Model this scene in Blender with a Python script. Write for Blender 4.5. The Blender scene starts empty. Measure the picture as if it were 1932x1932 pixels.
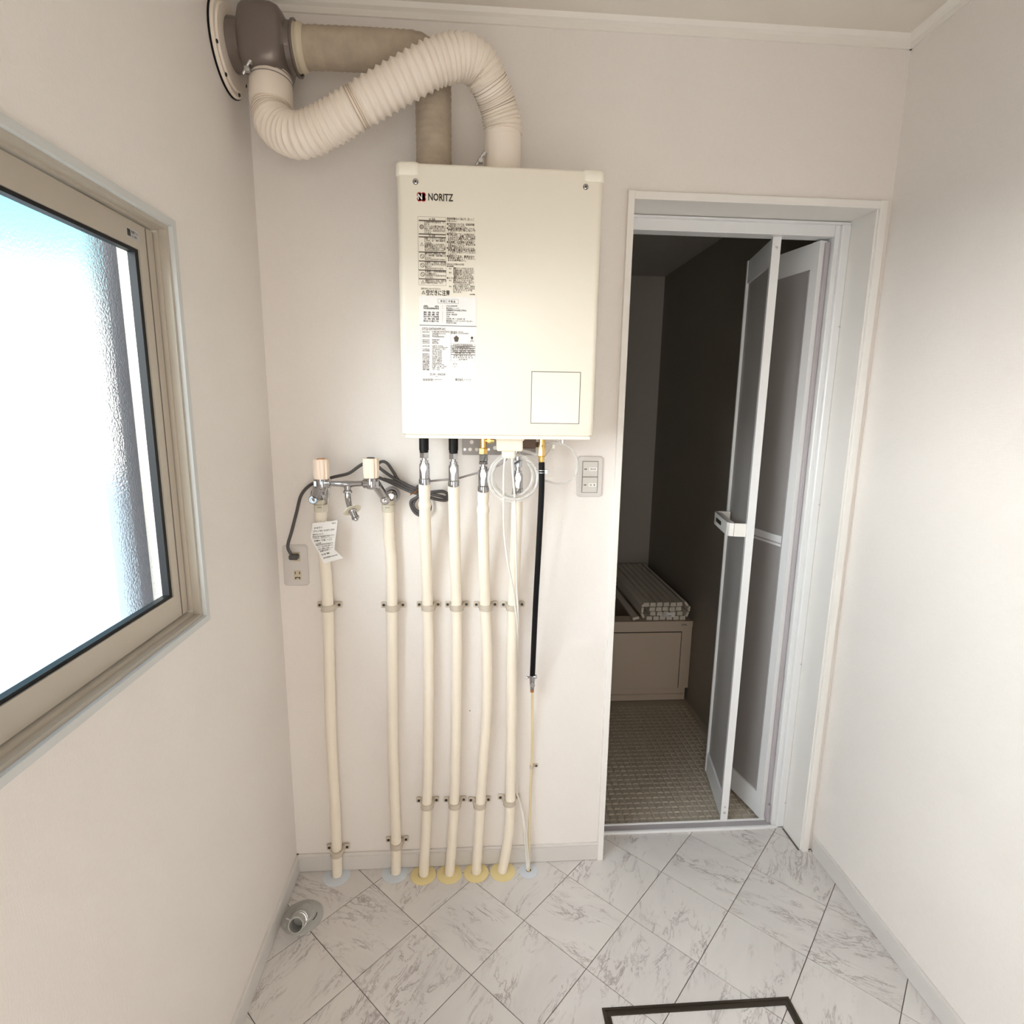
import bpy, math, random
import numpy as np
from mathutils import Vector, Matrix

# ------------------------------------------------------------------ scene, camera, light, exposure
S = bpy.context.scene
C = S.collection
CAM = (0.5507, -1.595, 1.4496); YAW, PITCH, ROLL, FPX = 0.0706, 0.1827, 0.0136, 1066.92
def cam_axes():
    cy, sy, cp, sp = math.cos(YAW), math.sin(YAW), math.cos(PITCH), math.sin(PITCH)
    f = Vector((sy*cp, cy*cp, -sp)); r = Vector((cy, -sy, 0)); u = r.cross(f)
    cr, sr = math.cos(ROLL), math.sin(ROLL)
    return r*cr + u*sr, -r*sr + u*cr, f
RX, UX, FX = cam_axes()
cam = bpy.data.objects.new('camera', bpy.data.cameras.new('camera')); C.objects.link(cam)
cam.data.sensor_width = 36; cam.data.lens = FPX/1932*36; cam.data.clip_start = .02
cam.matrix_world = Matrix(((RX.x, UX.x, -FX.x, CAM[0]), (RX.y, UX.y, -FX.y, CAM[1]), (RX.z, UX.z, -FX.z, CAM[2]), (0, 0, 0, 1)))
S.camera = cam
S.view_settings.view_transform = 'Standard'; S.view_settings.look = 'None'
S.view_settings.gamma = 1; S.view_settings.use_curve_mapping = False
S.view_settings.exposure = 0.29
S.render.engine = 'CYCLES'
S.cycles.use_denoising = True
S.cycles.max_bounces = 11; S.cycles.diffuse_bounces = 6; S.cycles.glossy_bounces = 6
S.cycles.transmission_bounces = 10; S.cycles.transparent_max_bounces = 12
S.cycles.sample_clamp_indirect = 12; S.cycles.blur_glossy = 1.0
S.cycles.caustics_reflective = True; S.cycles.caustics_refractive = True

# bright hazy sky: white glare at the horizon, blue overhead
W = bpy.data.worlds.new('sky'); S.world = W; W.use_nodes = True
nt = W.node_tree; nt.nodes.clear()
wo = nt.nodes.new('ShaderNodeOutputWorld'); bg = nt.nodes.new('ShaderNodeBackground')
tc = nt.nodes.new('ShaderNodeTexCoord'); sx = nt.nodes.new('ShaderNodeSeparateXYZ'); rp = nt.nodes.new('ShaderNodeValToRGB')
nt.links.new(tc.outputs['Generated'], sx.inputs[0]); nt.links.new(sx.outputs['Z'], rp.inputs[0])
nt.links.new(rp.outputs[0], bg.inputs['Color']); nt.links.new(bg.outputs[0], wo.inputs['Surface'])
rp.color_ramp.interpolation = 'B_SPLINE'
e = rp.color_ramp.elements
e[0].position = 0.0; e[0].color = (1.0, .965, .93, 1)
e[1].position = .07; e[1].color = (1.0, .98, .965, 1)
for p_, c_ in ((.13, (.45, .62, .66, 1)), (.20, (.12, .30, .35, 1)), (.36, (.11, .29, .37, 1)), (.6, (.09, .26, .43, 1)), (1.0, (.08, .23, .43, 1))):
    q = e.new(p_); q.color = c_
bg.inputs['Strength'].default_value = 3.7

# sun, spread wide by the pebbled glass of the window
sl = bpy.data.lights.new('sun', 'SUN'); sl.energy = 15; sl.angle = math.radians(80); sl.color = (.93, .96, 1.0)
so_ = bpy.data.objects.new('sun', sl); C.objects.link(so_); so_.location = (-3, -3, 4)
so_.rotation_euler = Vector((-.80, -.40, .27)).to_track_quat('Z', 'Y').to_euler()

# portal: steers sky sampling through the window (gives off no light of its own)
pl = bpy.data.lights.new('window_portal', 'AREA'); pl.shape = 'RECTANGLE'; pl.size = 1.16; pl.size_y = .72
pl.cycles.is_portal = True
po = bpy.data.objects.new('window_portal', pl); C.objects.link(po)
po.location = (-.095, -1.03, 1.3925)
po.rotation_euler = (0, math.radians(-90), 0)   # faces +X

# warm fill light added behind the camera, in front of the closed wall
al = bpy.data.lights.new('rear_fill_light', 'AREA'); al.shape = 'RECTANGLE'; al.size = .9; al.size_y = 1.7
al.energy = 12; al.color = (1.0, .93, .84)
ao = bpy.data.objects.new('rear_fill_light', al); C.objects.link(ao)
ao.location = (.60, -2.33, .95); ao.rotation_euler = (math.radians(90), 0, 0)

# ------------------------------------------------------------------ pixel rays of the photograph -> points on real planes
def ray(u, v): return FX + RX*((u-966)/FPX) - UX*((v-966)/FPX)
def PY(u, v, y=0.0):
    d = ray(u, v); t = (y-CAM[1])/d.y; return Vector(CAM) + d*t
def PX(u, v, x=0.0):
    d = ray(u, v); t = (x-CAM[0])/d.x; return Vector(CAM) + d*t
def PZ(u, v, z=0.0):
    d = ray(u, v); t = (z-CAM[2])/d.z; return Vector(CAM) + d*t

# ------------------------------------------------------------------ materials
def mat(name, col, rough=.5, metal=0, spec=.5, bump=None, var=None, **kw):
    m = bpy.data.materials.new(name); m.use_nodes = True
    n = m.node_tree; b = n.nodes['Principled BSDF']
    b.inputs['Base Color'].default_value = (*col, 1); b.inputs['Roughness'].default_value = rough
    b.inputs['Metallic'].default_value = metal; b.inputs['Specular IOR Level'].default_value = spec
    for k, v in kw.items(): b.inputs[k.replace('_', ' ')].default_value = v
    geo = n.nodes.new('ShaderNodeNewGeometry')
    if bump:
        sc, st = bump
        nz = n.nodes.new('ShaderNodeTexNoise'); nz.inputs['Scale'].default_value = sc; nz.inputs['Detail'].default_value = 3
        n.links.new(geo.outputs['Position'], nz.inputs['Vector'])
        bp = n.nodes.new('ShaderNodeBump'); bp.inputs['Strength'].default_value = st; bp.inputs['Distance'].default_value = .001
        n.links.new(nz.outputs[0], bp.inputs['Height']); n.links.new(bp.outputs[0], b.inputs['Normal'])
    sc, amt = var or (6, .03)
    nz = n.nodes.new('ShaderNodeTexNoise'); nz.inputs['Scale'].default_value = sc; nz.inputs['Detail'].default_value = 4
    n.links.new(geo.outputs['Position'], nz.inputs['Vector'])
    mx = n.nodes.new('ShaderNodeMix'); mx.data_type = 'RGBA'
    mx.inputs[6].default_value = (*[c*(1-amt) for c in col], 1); mx.inputs[7].default_value = (*[min(1, c*(1+amt)) for c in col], 1)
    n.links.new(nz.outputs[0], mx.inputs[0]); n.links.new(mx.outputs[2], b.inputs['Base Color'])
    return m

def wallpaper():
    m = bpy.data.materials.new('linen_wallpaper'); m.use_nodes = True
    n = m.node_tree; b = n.nodes['Principled BSDF']; L = n.links
    b.inputs['Roughness'].default_value = .92; b.inputs['Specular IOR Level'].default_value = .12
    geo = n.nodes.new('ShaderNodeNewGeometry')
    def noise(scale, vec, detail=2):
        mp = n.nodes.new('ShaderNodeMapping'); mp.inputs['Scale'].default_value = vec
        L.new(geo.outputs['Position'], mp.inputs[0])
        z = n.nodes.new('ShaderNodeTexNoise'); z.inputs['Scale'].default_value = scale; z.inputs['Detail'].default_value = detail
        L.new(mp.outputs[0], z.inputs['Vector']); return z.outputs[0]
    h = noise(1, (60, 60, 700)); v = noise(1, (700, 700, 45)); c = noise(2.2, (1, 1, 1), 4)
    ad = n.nodes.new('ShaderNodeMath'); ad.operation = 'ADD'; L.new(h, ad.inputs[0]); L.new(v, ad.inputs[1])
    bp = n.nodes.new('ShaderNodeBump'); bp.inputs['Strength'].default_value = .35; bp.inputs['Distance'].default_value = .0009
    L.new(ad.outputs[0], bp.inputs['Height']); L.new(bp.outputs[0], b.inputs['Normal'])
    r1 = n.nodes.new('ShaderNodeMix'); r1.data_type = 'RGBA'
    r1.inputs[6].default_value = (.775, .732, .698, 1); r1.inputs[7].default_value = (.835, .798, .764, 1)
    md = n.nodes.new('ShaderNodeMath'); md.operation = 'MULTIPLY_ADD'; L.new(ad.outputs[0], md.inputs[0]); md.inputs[1].default_value = .55
    L.new(c, md.inputs[2])
    m2 = n.nodes.new('ShaderNodeMath'); m2.operation = 'MULTIPLY_ADD'; L.new(md.outputs[0], m2.inputs[0]); m2.inputs[1].default_value = 1.4; m2.inputs[2].default_value = -.95
    m2.use_clamp = True
    L.new(m2.outputs[0], r1.inputs[0]); L.new(r1.outputs[2], b.inputs['Base Color'])
    return m

def marble():
    m = bpy.data.materials.new('marbled_vinyl'); m.use_nodes = True
    n = m.node_tree; b = n.nodes['Principled BSDF']; L = n.links
    b.inputs['Roughness'].default_value = .38; b.inputs['Specular IOR Level'].default_value = .4
    geo = n.nodes.new('ShaderNodeNewGeometry'); oi = n.nodes.new('ShaderNodeObjectInfo')
    off = n.nodes.new('ShaderNodeVectorMath'); off.operation = 'SCALE'; off.inputs[0].default_value = (31, 17, 9)
    L.new(oi.outputs['Random'], off.inputs['Scale'])
    ad = n.nodes.new('ShaderNodeVectorMath'); ad.operation = 'ADD'
    L.new(geo.outputs['Position'], ad.inputs[0]); L.new(off.outputs[0], ad.inputs[1])
    ro = n.nodes.new('ShaderNodeVectorRotate'); ro.rotation_type = 'Z_AXIS'
    rs = n.nodes.new('ShaderNodeMath'); rs.operation = 'MULTIPLY_ADD'; rs.inputs[1].default_value = 9.42; rs.inputs[2].default_value = .4
    L.new(oi.outputs['Random'], rs.inputs[0])
    fl = n.nodes.new('ShaderNodeMath'); fl.operation = 'SNAP'; fl.inputs[1].default_value = 1.57; L.new(rs.outputs[0], fl.inputs[0])
    f2 = n.nodes.new('ShaderNodeMath'); f2.operation = 'ADD'; f2.inputs[1].default_value = .55; L.new(fl.outputs[0], f2.inputs[0])
    L.new(ad.outputs[0], ro.inputs['Vector']); L.new(f2.outputs[0], ro.inputs['Angle'])
    mp = n.nodes.new('ShaderNodeMapping'); mp.inputs['Scale'].default_value = (1, 2.6, 1); L.new(ro.outputs[0], mp.inputs[0])
    def noise(scale, detail, dist=0, vec=None, rough=.6):
        z = n.nodes.new('ShaderNodeTexNoise'); z.inputs['Scale'].default_value = scale; z.inputs['Detail'].default_value = detail
        z.inputs['Distortion'].default_value = dist; z.inputs['Roughness'].default_value = rough
        L.new((vec or mp).outputs[0], z.inputs['Vector']); return z.outputs[0]
    def ramp(src, stops):
        r = n.nodes.new('ShaderNodeValToRGB'); el = r.color_ramp.elements
        el[0].position, el[0].color = stops[0][0], (*[stops[0][1]]*3, 1); el[1].position, el[1].color = stops[-1][0], (*[stops[-1][1]]*3, 1)
        for p, v in stops[1:-1]: q = el.new(p); q.color = (v, v, v, 1)
        L.new(src, r.inputs[0]); return r.outputs[0]
    def mul(a, c):
        k = n.nodes.new('ShaderNodeMath'); k.operation = 'MULTIPLY'; L.new(a, k.inputs[0]); L.new(c, k.inputs[1]); return k.outputs[0]
    v1 = ramp(noise(8, 8, 1.1, rough=.68), [(.465, 0), (.50, 1), (.535, 0)])
    msk = ramp(noise(6, 3, .4), [(.46, 0), (.62, 1)])
    v2 = ramp(noise(26, 6, .7, rough=.7), [(.58, 0), (.70, 1)])
    veins = mul(v1, msk); sp = mul(v2, msk)
    mx = n.nodes.new('ShaderNodeMath'); mx.operation = 'MAXIMUM'; L.new(veins, mx.inputs[0]); L.new(sp, mx.inputs[1])
    base = n.nodes.new('ShaderNodeMix'); base.data_type = 'RGBA'
    base.inputs[6].default_value = (.71, .68, .655, 1); base.inputs[7].default_value = (.64, .605, .59, 1)
    L.new(ramp(noise(3, 4, .5), [(.35, 0), (.7, 1)]), base.inputs[0])
    ver = n.nodes.new('ShaderNodeMix'); ver.data_type = 'RGBA'; ver.inputs[7].default_value = (.24, .19, .19, 1)
    L.new(base.outputs[2], ver.inputs[6])
    k = n.nodes.new('ShaderNodeMath'); k.operation = 'MULTIPLY'; k.inputs[1].default_value = .76; L.new(mx.outputs[0], k.inputs[0]); L.new(k.outputs[0], ver.inputs[0])
    L.new(ver.outputs[2], b.inputs['Base Color'])
    return m

def patterned_glass():
    m = bpy.data.materials.new('pebbled_glass'); m.use_nodes = True
    n = m.node_tree; n.nodes.clear(); L = n.links
    o = n.nodes.new('ShaderNodeOutputMaterial'); geo = n.nodes.new('ShaderNodeNewGeometry')
    vo = n.nodes.new('ShaderNodeTexVoronoi'); vo.feature = 'SMOOTH_F1'; vo.inputs['Scale'].default_value = 260
    nz = n.nodes.new('ShaderNodeTexNoise'); nz.inputs['Scale'].default_value = 330; nz.inputs['Detail'].default_value = 2
    L.new(geo.outputs['Position'], vo.inputs['Vector']); L.new(geo.outputs['Position'], nz.inputs['Vector'])
    ad = n.nodes.new('ShaderNodeMath'); ad.operation = 'ADD'; L.new(vo.outputs['Distance'], ad.inputs[0]); L.new(nz.outputs[0], ad.inputs[1])
    bp = n.nodes.new('ShaderNodeBump'); bp.inputs['Strength'].default_value = 1.0; bp.inputs['Distance'].default_value = .0018
    L.new(ad.outputs[0], bp.inputs['Height'])
    rf = n.nodes.new('ShaderNodeBsdfRefraction'); rf.inputs['IOR'].default_value = 1.035; rf.inputs['Roughness'].default_value = .03
    rf.inputs['Color'].default_value = (.95, .98, .97, 1); L.new(bp.outputs[0], rf.inputs['Normal'])
    tr = n.nodes.new('ShaderNodeBsdfTransparent'); tr.inputs['Color'].default_value = (.93, .97, .96, 1)
    mx = n.nodes.new('ShaderNodeMixShader'); mx.inputs[0].default_value = .42
    L.new(rf.outputs[0], mx.inputs[1]); L.new(tr.outputs[0], mx.inputs[2])
    gl = n.nodes.new('ShaderNodeBsdfGlossy'); gl.inputs['Roughness'].default_value = .2; L.new(bp.outputs[0], gl.inputs['Normal'])
    m2 = n.nodes.new('ShaderNodeMixShader'); m2.inputs[0].default_value = .06
    L.new(mx.outputs[0], m2.inputs[1]); L.new(gl.outputs[0], m2.inputs[2]); L.new(m2.outputs[0], o.inputs['Surface'])
    return m

M = {}
M['wall'] = wallpaper(); M['marble'] = marble(); M['glass'] = patterned_glass()
M['ceil'] = mat('ceiling_paper', (.74, .69, .62), .85, bump=(260, .3))
M['trim'] = mat('warm_white_trim', (.80, .77, .72), .4)
M['base'] = mat('baseboard_vinyl', (.66, .635, .61), .45)
M['casing'] = mat('door_casing_white', (.82, .80, .77), .35)
M['alu_white'] = mat('white_aluminium', (.78, .79, .80), .3, var=(4, .02))
M['alu_beige'] = mat('champagne_aluminium', (.52, .47, .40), .38, .35)
M['grey_trim'] = mat('grey_window_trim', (.60, .61, .60), .45)
M['grout'] = mat('joint_dark', (.16, .13, .125), .8)
M['heater'] = mat('cream_enamel', (.85, .80, .69), .32, spec=.5, var=(3, .012))
M['heater2'] = mat('cream_plastic', (.86, .80, .68), .4)
M['black'] = mat('black_plastic', (.006, .006, .007), .5, spec=.25)
M['rubber'] = mat('black_rubber', (.004, .004, .005), .6, spec=.2)
M['chrome'] = mat('chrome', (.46, .46, .48), .09, 1)
M['steel'] = mat('zinc_steel', (.60, .61, .62), .32, 1)
M['brass'] = mat('brass', (.83, .55, .20), .25, 1)
M['copper'] = mat('copper', (.60, .28, .12), .35, 1)
M['brown'] = mat('brown_valve', (.10, .055, .03), .45)
M['bracket'] = mat('grey_bracket', (.30, .28, .27), .5, .3)
M['terminal'] = mat('grey_brown_metal_paint', (.19, .158, .143), .34, .4)
M['ins'] = mat('cream_pipe_insulation', (.86, .78, .66), .6, bump=(90, .5), var=(14, .02))
M['flex'] = mat('white_flexible_hose', (.84, .76, .67), .45, bump=(60, .4))
M['flexline'] = mat('hose_dark_ring', (.42, .30, .20), .5)
M['foil'] = mat('heat_wrap_cloth', (.42, .35, .27), .7, bump=(140, 1.0), var=(30, .25))
M['clampm'] = mat('beige_pipe_strap', (.58, .51, .42), .5)
M['hole'] = mat('screw_dark', (.05, .05, .05), .4, .5)
M['cream_ring'] = mat('cream_collar', (.66, .61, .49), .5)
M['yellow'] = mat('pale_yellow_plastic', (.80, .67, .34), .45)
M['blue'] = mat('pale_blue_plastic', (.63, .68, .735), .45)
M['handle'] = mat('pink_beige_knob', (.88, .73, .60), .35)
M['cable'] = mat('dark_grey_cable', (.075, .07, .07), .5)
M['cable2'] = mat('mid_grey_cable', (.28, .25, .24), .5)
M['wcable'] = mat('white_cable', (.80, .77, .72), .45)
M['oil'] = mat('cream_coated_tube', (.72, .60, .36), .5)
M['paper'] = mat('white_paper', (.86, .85, .83), .6)
M['ink'] = mat('black_print', (.03, .025, .022), .6)
M['ink2'] = mat('brown_print', (.11, .085, .065), .6)
M['red'] = mat('red_print', (.62, .03, .025), .5)
M['plate'] = mat('grey_white_plate', (.64, .61, .585), .4)
M['plate2'] = mat('switch_rocker', (.62, .60, .555), .35)
M['platehole'] = mat('socket_cream', (.60, .53, .40), .45)
M['drain'] = mat('grey_pvc', (.42, .42, .40), .42)
M['hatch'] = mat('dark_bronze', (.045, .035, .025), .4, .3)
M['bath'] = mat('bath_cream', (.62, .52, .43), .3)
M['bathdark'] = mat('bath_gap', (.03, .025, .02), .6)
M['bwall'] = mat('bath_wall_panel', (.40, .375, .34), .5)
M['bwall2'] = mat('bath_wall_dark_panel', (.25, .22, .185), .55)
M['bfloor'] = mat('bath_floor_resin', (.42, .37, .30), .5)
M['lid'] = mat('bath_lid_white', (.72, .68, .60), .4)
M['doorpane'] = mat('frosted_door_pane', (.34, .32, .31), .45)
M['lilac'] = mat('grey_gasket', (.42, .39, .41), .5)
M['silver'] = mat('silver_label', (.55, .56, .57), .3, .6)
M['ground'] = mat('pale_concrete', (.55, .53, .50), .9, bump=(30, .6))
M['gutter'] = mat('dark_drainpipe', (.022, .019, .022), .6)
M['conduit'] = mat('exterior_siding', (.5, .48, .45), .8)
def clear_mat():
    m = bpy.data.materials.new('clear_vinyl'); m.use_nodes = True
    n = m.node_tree; n.nodes.clear(); L = n.links
    o = n.nodes.new('ShaderNodeOutputMaterial')
    t = n.nodes.new('ShaderNodeBsdfTransparent'); t.inputs['Color'].default_value = (.93, .92, .90, 1)
    g = n.nodes.new('ShaderNodeBsdfPrincipled'); g.inputs['Base Color'].default_value = (.84, .83, .82, 1); g.inputs['Roughness'].default_value = .12
    lw = n.nodes.new('ShaderNodeLayerWeight'); lw.inputs['Blend'].default_value = .55
    ma = n.nodes.new('ShaderNodeMath'); ma.operation = 'MULTIPLY_ADD'; ma.inputs[1].default_value = .8; ma.inputs[2].default_value = .30
    L.new(lw.outputs['Facing'], ma.inputs[0])
    mx = n.nodes.new('ShaderNodeMixShader'); L.new(ma.outputs[0], mx.inputs[0]); L.new(t.outputs[0], mx.inputs[1]); L.new(g.outputs[0], mx.inputs[2])
    L.new(mx.outputs[0], o.inputs['Surface']); return m
M['clear'] = clear_mat()

# ------------------------------------------------------------------ mesh builder
class MB:
    def __init__(s): s.v = []; s.f = []; s.m = []; s.mi = 0
    def add(s, vs, fs):
        o = len(s.v); s.v += [tuple(p) for p in vs]; s.f += [tuple(i+o for i in f) for f in fs]; s.m += [s.mi]*len(fs); return s
    def box(s, a, b, bev=0.0):
        (x0, y0, z0), (x1, y1, z1) = [min(p, q) for p, q in zip(a, b)], [max(p, q) for p, q in zip(a, b)]
        if bev <= 0:
            vs = [(x, y, z) for z in (z0, z1) for y in (y0, y1) for x in (x0, x1)]
            return s.add(vs, [(0, 2, 3, 1), (4, 5, 7, 6), (0, 1, 5, 4), (2, 6, 7, 3), (0, 4, 6, 2), (1, 3, 7, 5)])
        b_ = min(bev, (x1-x0)*.49, (y1-y0)*.49, (z1-z0)*.49)
        vs = []; idx = {}
        for sx_ in (0, 1):
            for sy_ in (0, 1):
                for sz_ in (0, 1):
                    for ax in range(3):
                        p = [(x0+b_, x1-b_)[sx_], (y0+b_, y1-b_)[sy_], (z0+b_, z1-b_)[sz_]]
                        p[ax] = ((x0, x1)[sx_], (y0, y1)[sy_], (z0, z1)[sz_])[ax]
                        idx[(sx_, sy_, sz_, ax)] = len(vs); vs.append(tuple(p))
        fs = []; cen = Vector(((x0+x1)/2, (y0+y1)/2, (z0+z1)/2))
        def put(ids):
            P = [Vector(vs[i]) for i in ids]; nrm = (P[1]-P[0]).cross(P[2]-P[0]); c_ = sum(P, Vector())/len(P)
            fs.append(ids if nrm.dot(c_-cen) > 0 else ids[::-1])
        for ax in range(3):
            o1, o2 = [a_ for a_ in range(3) if a_ != ax]
            for sd in (0, 1):
                def k(i, j, ax_=ax):
                    c3 = [0, 0, 0]; c3[ax] = sd; c3[o1] = i; c3[o2] = j; return idx[(*c3, ax_)]
                put([k(0, 0), k(1, 0), k(1, 1), k(0, 1)])
            for i in (0, 1):
                for j in (0, 1):
                    def c(t, ax_):
                        c3 = [0, 0, 0]; c3[ax] = t; c3[o1] = i; c3[o2] = j; return idx[(*c3, ax_)]
                    put([c(0, o1), c(1, o1), c(1, o2), c(0, o2)])
        for i in (0, 1):
            for j in (0, 1):
                for k_ in (0, 1): put([idx[(i, j, k_, 0)], idx[(i, j, k_, 1)], idx[(i, j, k_, 2)]])
        return s.add(vs, fs)
    def tube(s, pts, r, seg=14, caps=True, closed=False):
        P = [Vector(p) for p in pts]; n = len(P)
        R = list(r) if hasattr(r, '__len__') else [r]*n
        T = []
        for i in range(n):
            if closed: t = P[(i+1) % n]-P[i-1]
            else: t = P[min(i+1, n-1)]-P[max(i-1, 0)]
            T.append(t.normalized() if t.length > 1e-9 else (T[-1] if T else Vector((0, 0, 1))))
        up = Vector((0, 0, 1)) if abs(T[0].z) < .9 else Vector((0, 1, 0))
        N = (up - T[0]*up.dot(T[0])).normalized(); vs = []
        for i in range(n):
            if i:
                q = T[i-1].rotation_difference(T[i]); N = q @ N; N = (N - T[i]*N.dot(T[i])).normalized()
            B = T[i].cross(N)
            for k in range(seg):
                a = 2*math.pi*k/seg; vs.append(P[i] + (N*math.cos(a)+B*math.sin(a))*R[i])
        fs = []
        for i in range(n if closed else n-1):
            for k in range(seg):
                a, b = i*seg+k, i*seg+(k+1) % seg; c, d = ((i+1) % n)*seg+(k+1) % seg, ((i+1) % n)*seg+k
                fs.append((a, b, c, d))
        if caps and not closed: fs.append(tuple(range(seg))[::-1]); fs.append(tuple((n-1)*seg+k for k in range(seg)))
        return s.add(vs, fs)
    def cyl(s, a, b, r, r2=None, seg=24): return s.tube([a, b], [r, r if r2 is None else r2], seg)
    def lathe(s, base, axis, prof, seg=32, closed=False):   # prof: (distance along axis, radius)
        base = Vector(base); axis = Vector(axis).normalized()
        up = Vector((0, 0, 1)) if abs(axis.z) < .9 else Vector((0, 1, 0))
        N = (up-axis*up.dot(axis)).normalized(); B = axis.cross(N); vs = []
        for h, r in prof:
            for k in range(seg):
                a = 2*math.pi*k/seg; vs.append(base+axis*h+(N*math.cos(a)+B*math.sin(a))*max(r, 1e-5))
        n = len(prof); fs = []
        for i in range(n if closed else n-1):
            for k in range(seg):
                fs.append((i*seg+k, i*seg+(k+1) % seg, ((i+1) % n)*seg+(k+1) % seg, ((i+1) % n)*seg+k))
        if not closed:
            if prof[0][1] > 1e-4: fs.append(tuple(range(seg))[::-1])
            if prof[-1][1] > 1e-4: fs.append(tuple((n-1)*seg+k for k in range(seg)))
        return s.add(vs, fs)
    def prism(s, poly, vec):    # poly: planar 3-D points, extruded by vec
        n = len(poly); P = [Vector(p) for p in poly]; v = Vector(vec)
        nr = sum(((P[i]-P[0]).cross(P[(i+1) % n]-P[0]) for i in range(n)), Vector())
        if nr.dot(v) > 0: P = P[::-1]
        return s.add(P+[p+v for p in P], [tuple(range(n)), tuple(range(n, 2*n))[::-1]] + [((i+1) % n, i, n+i, n+(i+1) % n) for i in range(n)])
    def frame(s, outer, inner, ax, d0, d1):     # rectangular ring; ax 'x' or 'y' normal; outer/inner = (a0,b0,a1,b1)
        def p(a, b, d): return (d, a, b) if ax == 'x' else (a, d, b)
        O = [(outer[0], outer[1]), (outer[2], outer[1]), (outer[2], outer[3]), (outer[0], outer[3])]
        I = [(inner[0], inner[1]), (inner[2], inner[1]), (inner[2], inner[3]), (inner[0], inner[3])]
        vs = [p(*q, d) for d in (d0, d1) for q in O] + [p(*q, d) for d in (d0, d1) for q in I]
        fs = []
        for i in range(4):
            j = (i+1) % 4
            fs += [(i, j, 8+j, 8+i), (4+j, 4+i, 12+i, 12+j), (j, i, 4+i, 4+j), (8+i, 8+j, 12+j, 12+i)]
        return s.add(vs, fs)
    def build(s, name, m, parent=None, smooth=True, angle=38, fix=True):
        me = bpy.data.meshes.new(name); me.from_pydata(s.v, [], s.f)
        ms = m if isinstance(m, (list, tuple)) else [m]
        for k in ms: me.materials.append(M[k])
        if len(ms) > 1: me.polygons.foreach_set('material_index', s.m)
        if fix:
            import bmesh
            b = bmesh.new(); b.from_mesh(me); bmesh.ops.recalc_face_normals(b, faces=b.faces); b.to_mesh(me); b.free()
        me.update()
        if smooth:
            me.polygons.foreach_set('use_smooth', [True]*len(me.polygons))
            me.set_sharp_from_angle(angle=math.radians(angle))
        o = bpy.data.objects.new(name, me); C.objects.link(o)
        if parent:
            o.parent = parent; o.matrix_parent_inverse = matw(parent).inverted()
        return o
def matw(o):
    m = Matrix.LocRotScale(o.location, o.rotation_euler, o.scale)
    return (matw(o.parent) @ o.matrix_parent_inverse @ m) if o.parent else m
def tag(o, label=None, cat=None, group=None, kind=None):
    if label: o['label'] = label
    if cat: o['category'] = cat
    if group: o['group'] = group
    if kind: o['kind'] = kind
    return o
def thing(name, loc, label, cat, group=None):
    o = bpy.data.objects.new(name, None); o.empty_display_size = .05; o.location = loc; C.objects.link(o)
    return tag(o, label, cat, group)
def copy_tree(o, parent=None):
    c = o.copy(); C.objects.link(c)
    if parent: c.parent = parent; c.matrix_parent_inverse = o.matrix_parent_inverse
    for ch in [x for x in KIDS.get(o.name, [])]: copy_tree(ch, c)
    return c
KIDS = {}
def kid(parent, o): KIDS.setdefault(parent.name, []).append(o); return o
def smooth_path(pts, n=10):
    P = [Vector(p) for p in pts]; Q = [P[0]*2-P[1]]+P+[P[-1]*2-P[-2]]; out = []
    for i in range(1, len(Q)-2):
        p0, p1, p2, p3 = Q[i-1:i+3]
        for k in range(n):
            t = k/n
            out.append(.5*((2*p1)+(p2-p0)*t+(2*p0-5*p1+4*p2-p3)*t*t+(3*p1-p0-3*p2+p3)*t**3))
    out.append(P[-1]); return out
def resample(P, step):
    L = [0]
    for i in range(1, len(P)): L.append(L[-1]+(P[i]-P[i-1]).length)
    n = max(2, int(L[-1]/step)); out = []; j = 0
    for i in range(n+1):
        d = L[-1]*i/n
        while j < len(L)-2 and L[j+1] < d: j += 1
        t = (d-L[j])/max(1e-9, L[j+1]-L[j]); out.append(P[j].lerp(P[j+1], t))
    return out, L[-1]

def text_mesh(mb, s, x0, z0, x1, z1, place, fit=True):
    """adds the letters of s to mb, scaled into the box (x0,z0)-(x1,z1) of a surface; place(a,b)->3-D point"""
    cu = bpy.data.curves.new('t', 'FONT'); cu.body = s; cu.resolution_u = 2; cu.size = 1; cu.offset = .022
    ob = bpy.data.objects.new('t', cu); C.objects.link(ob)
    dg = bpy.context.evaluated_depsgraph_get(); me = bpy.data.meshes.new_from_object(ob.evaluated_get(dg))
    if len(me.vertices):
        vs = [v.co.copy() for v in me.vertices]
        ax, bx = min(v.x for v in vs), max(v.x for v in vs); ay, by = min(v.y for v in vs), max(v.y for v in vs)
        kx = (x1-x0)/max(1e-6, bx-ax); kz = (z1-z0)/max(1e-6, by-ay)
        if not fit: kx = min(kx, kz*1.05)
        mb.add([place(x0+(v.x-ax)*kx, z0+(v.y-ay)*kz) for v in vs], [tuple(p.vertices) for p in me.polygons])
    bpy.data.objects.remove(ob); bpy.data.meshes.remove(me); bpy.data.curves.remove(cu)

# ================================================================== THE ROOM
WX, BY, CZ = 1.69, -2.35, 2.405      # width, wall behind the camera, ceiling
DX0, DX1, DZ = .957, 1.677, 2.014    # doorway casing outer edges
WY0, WY1, WZ0, WZ1 = -1.65, -.437, 1.007, 1.778     # window casing outer edges

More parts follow.
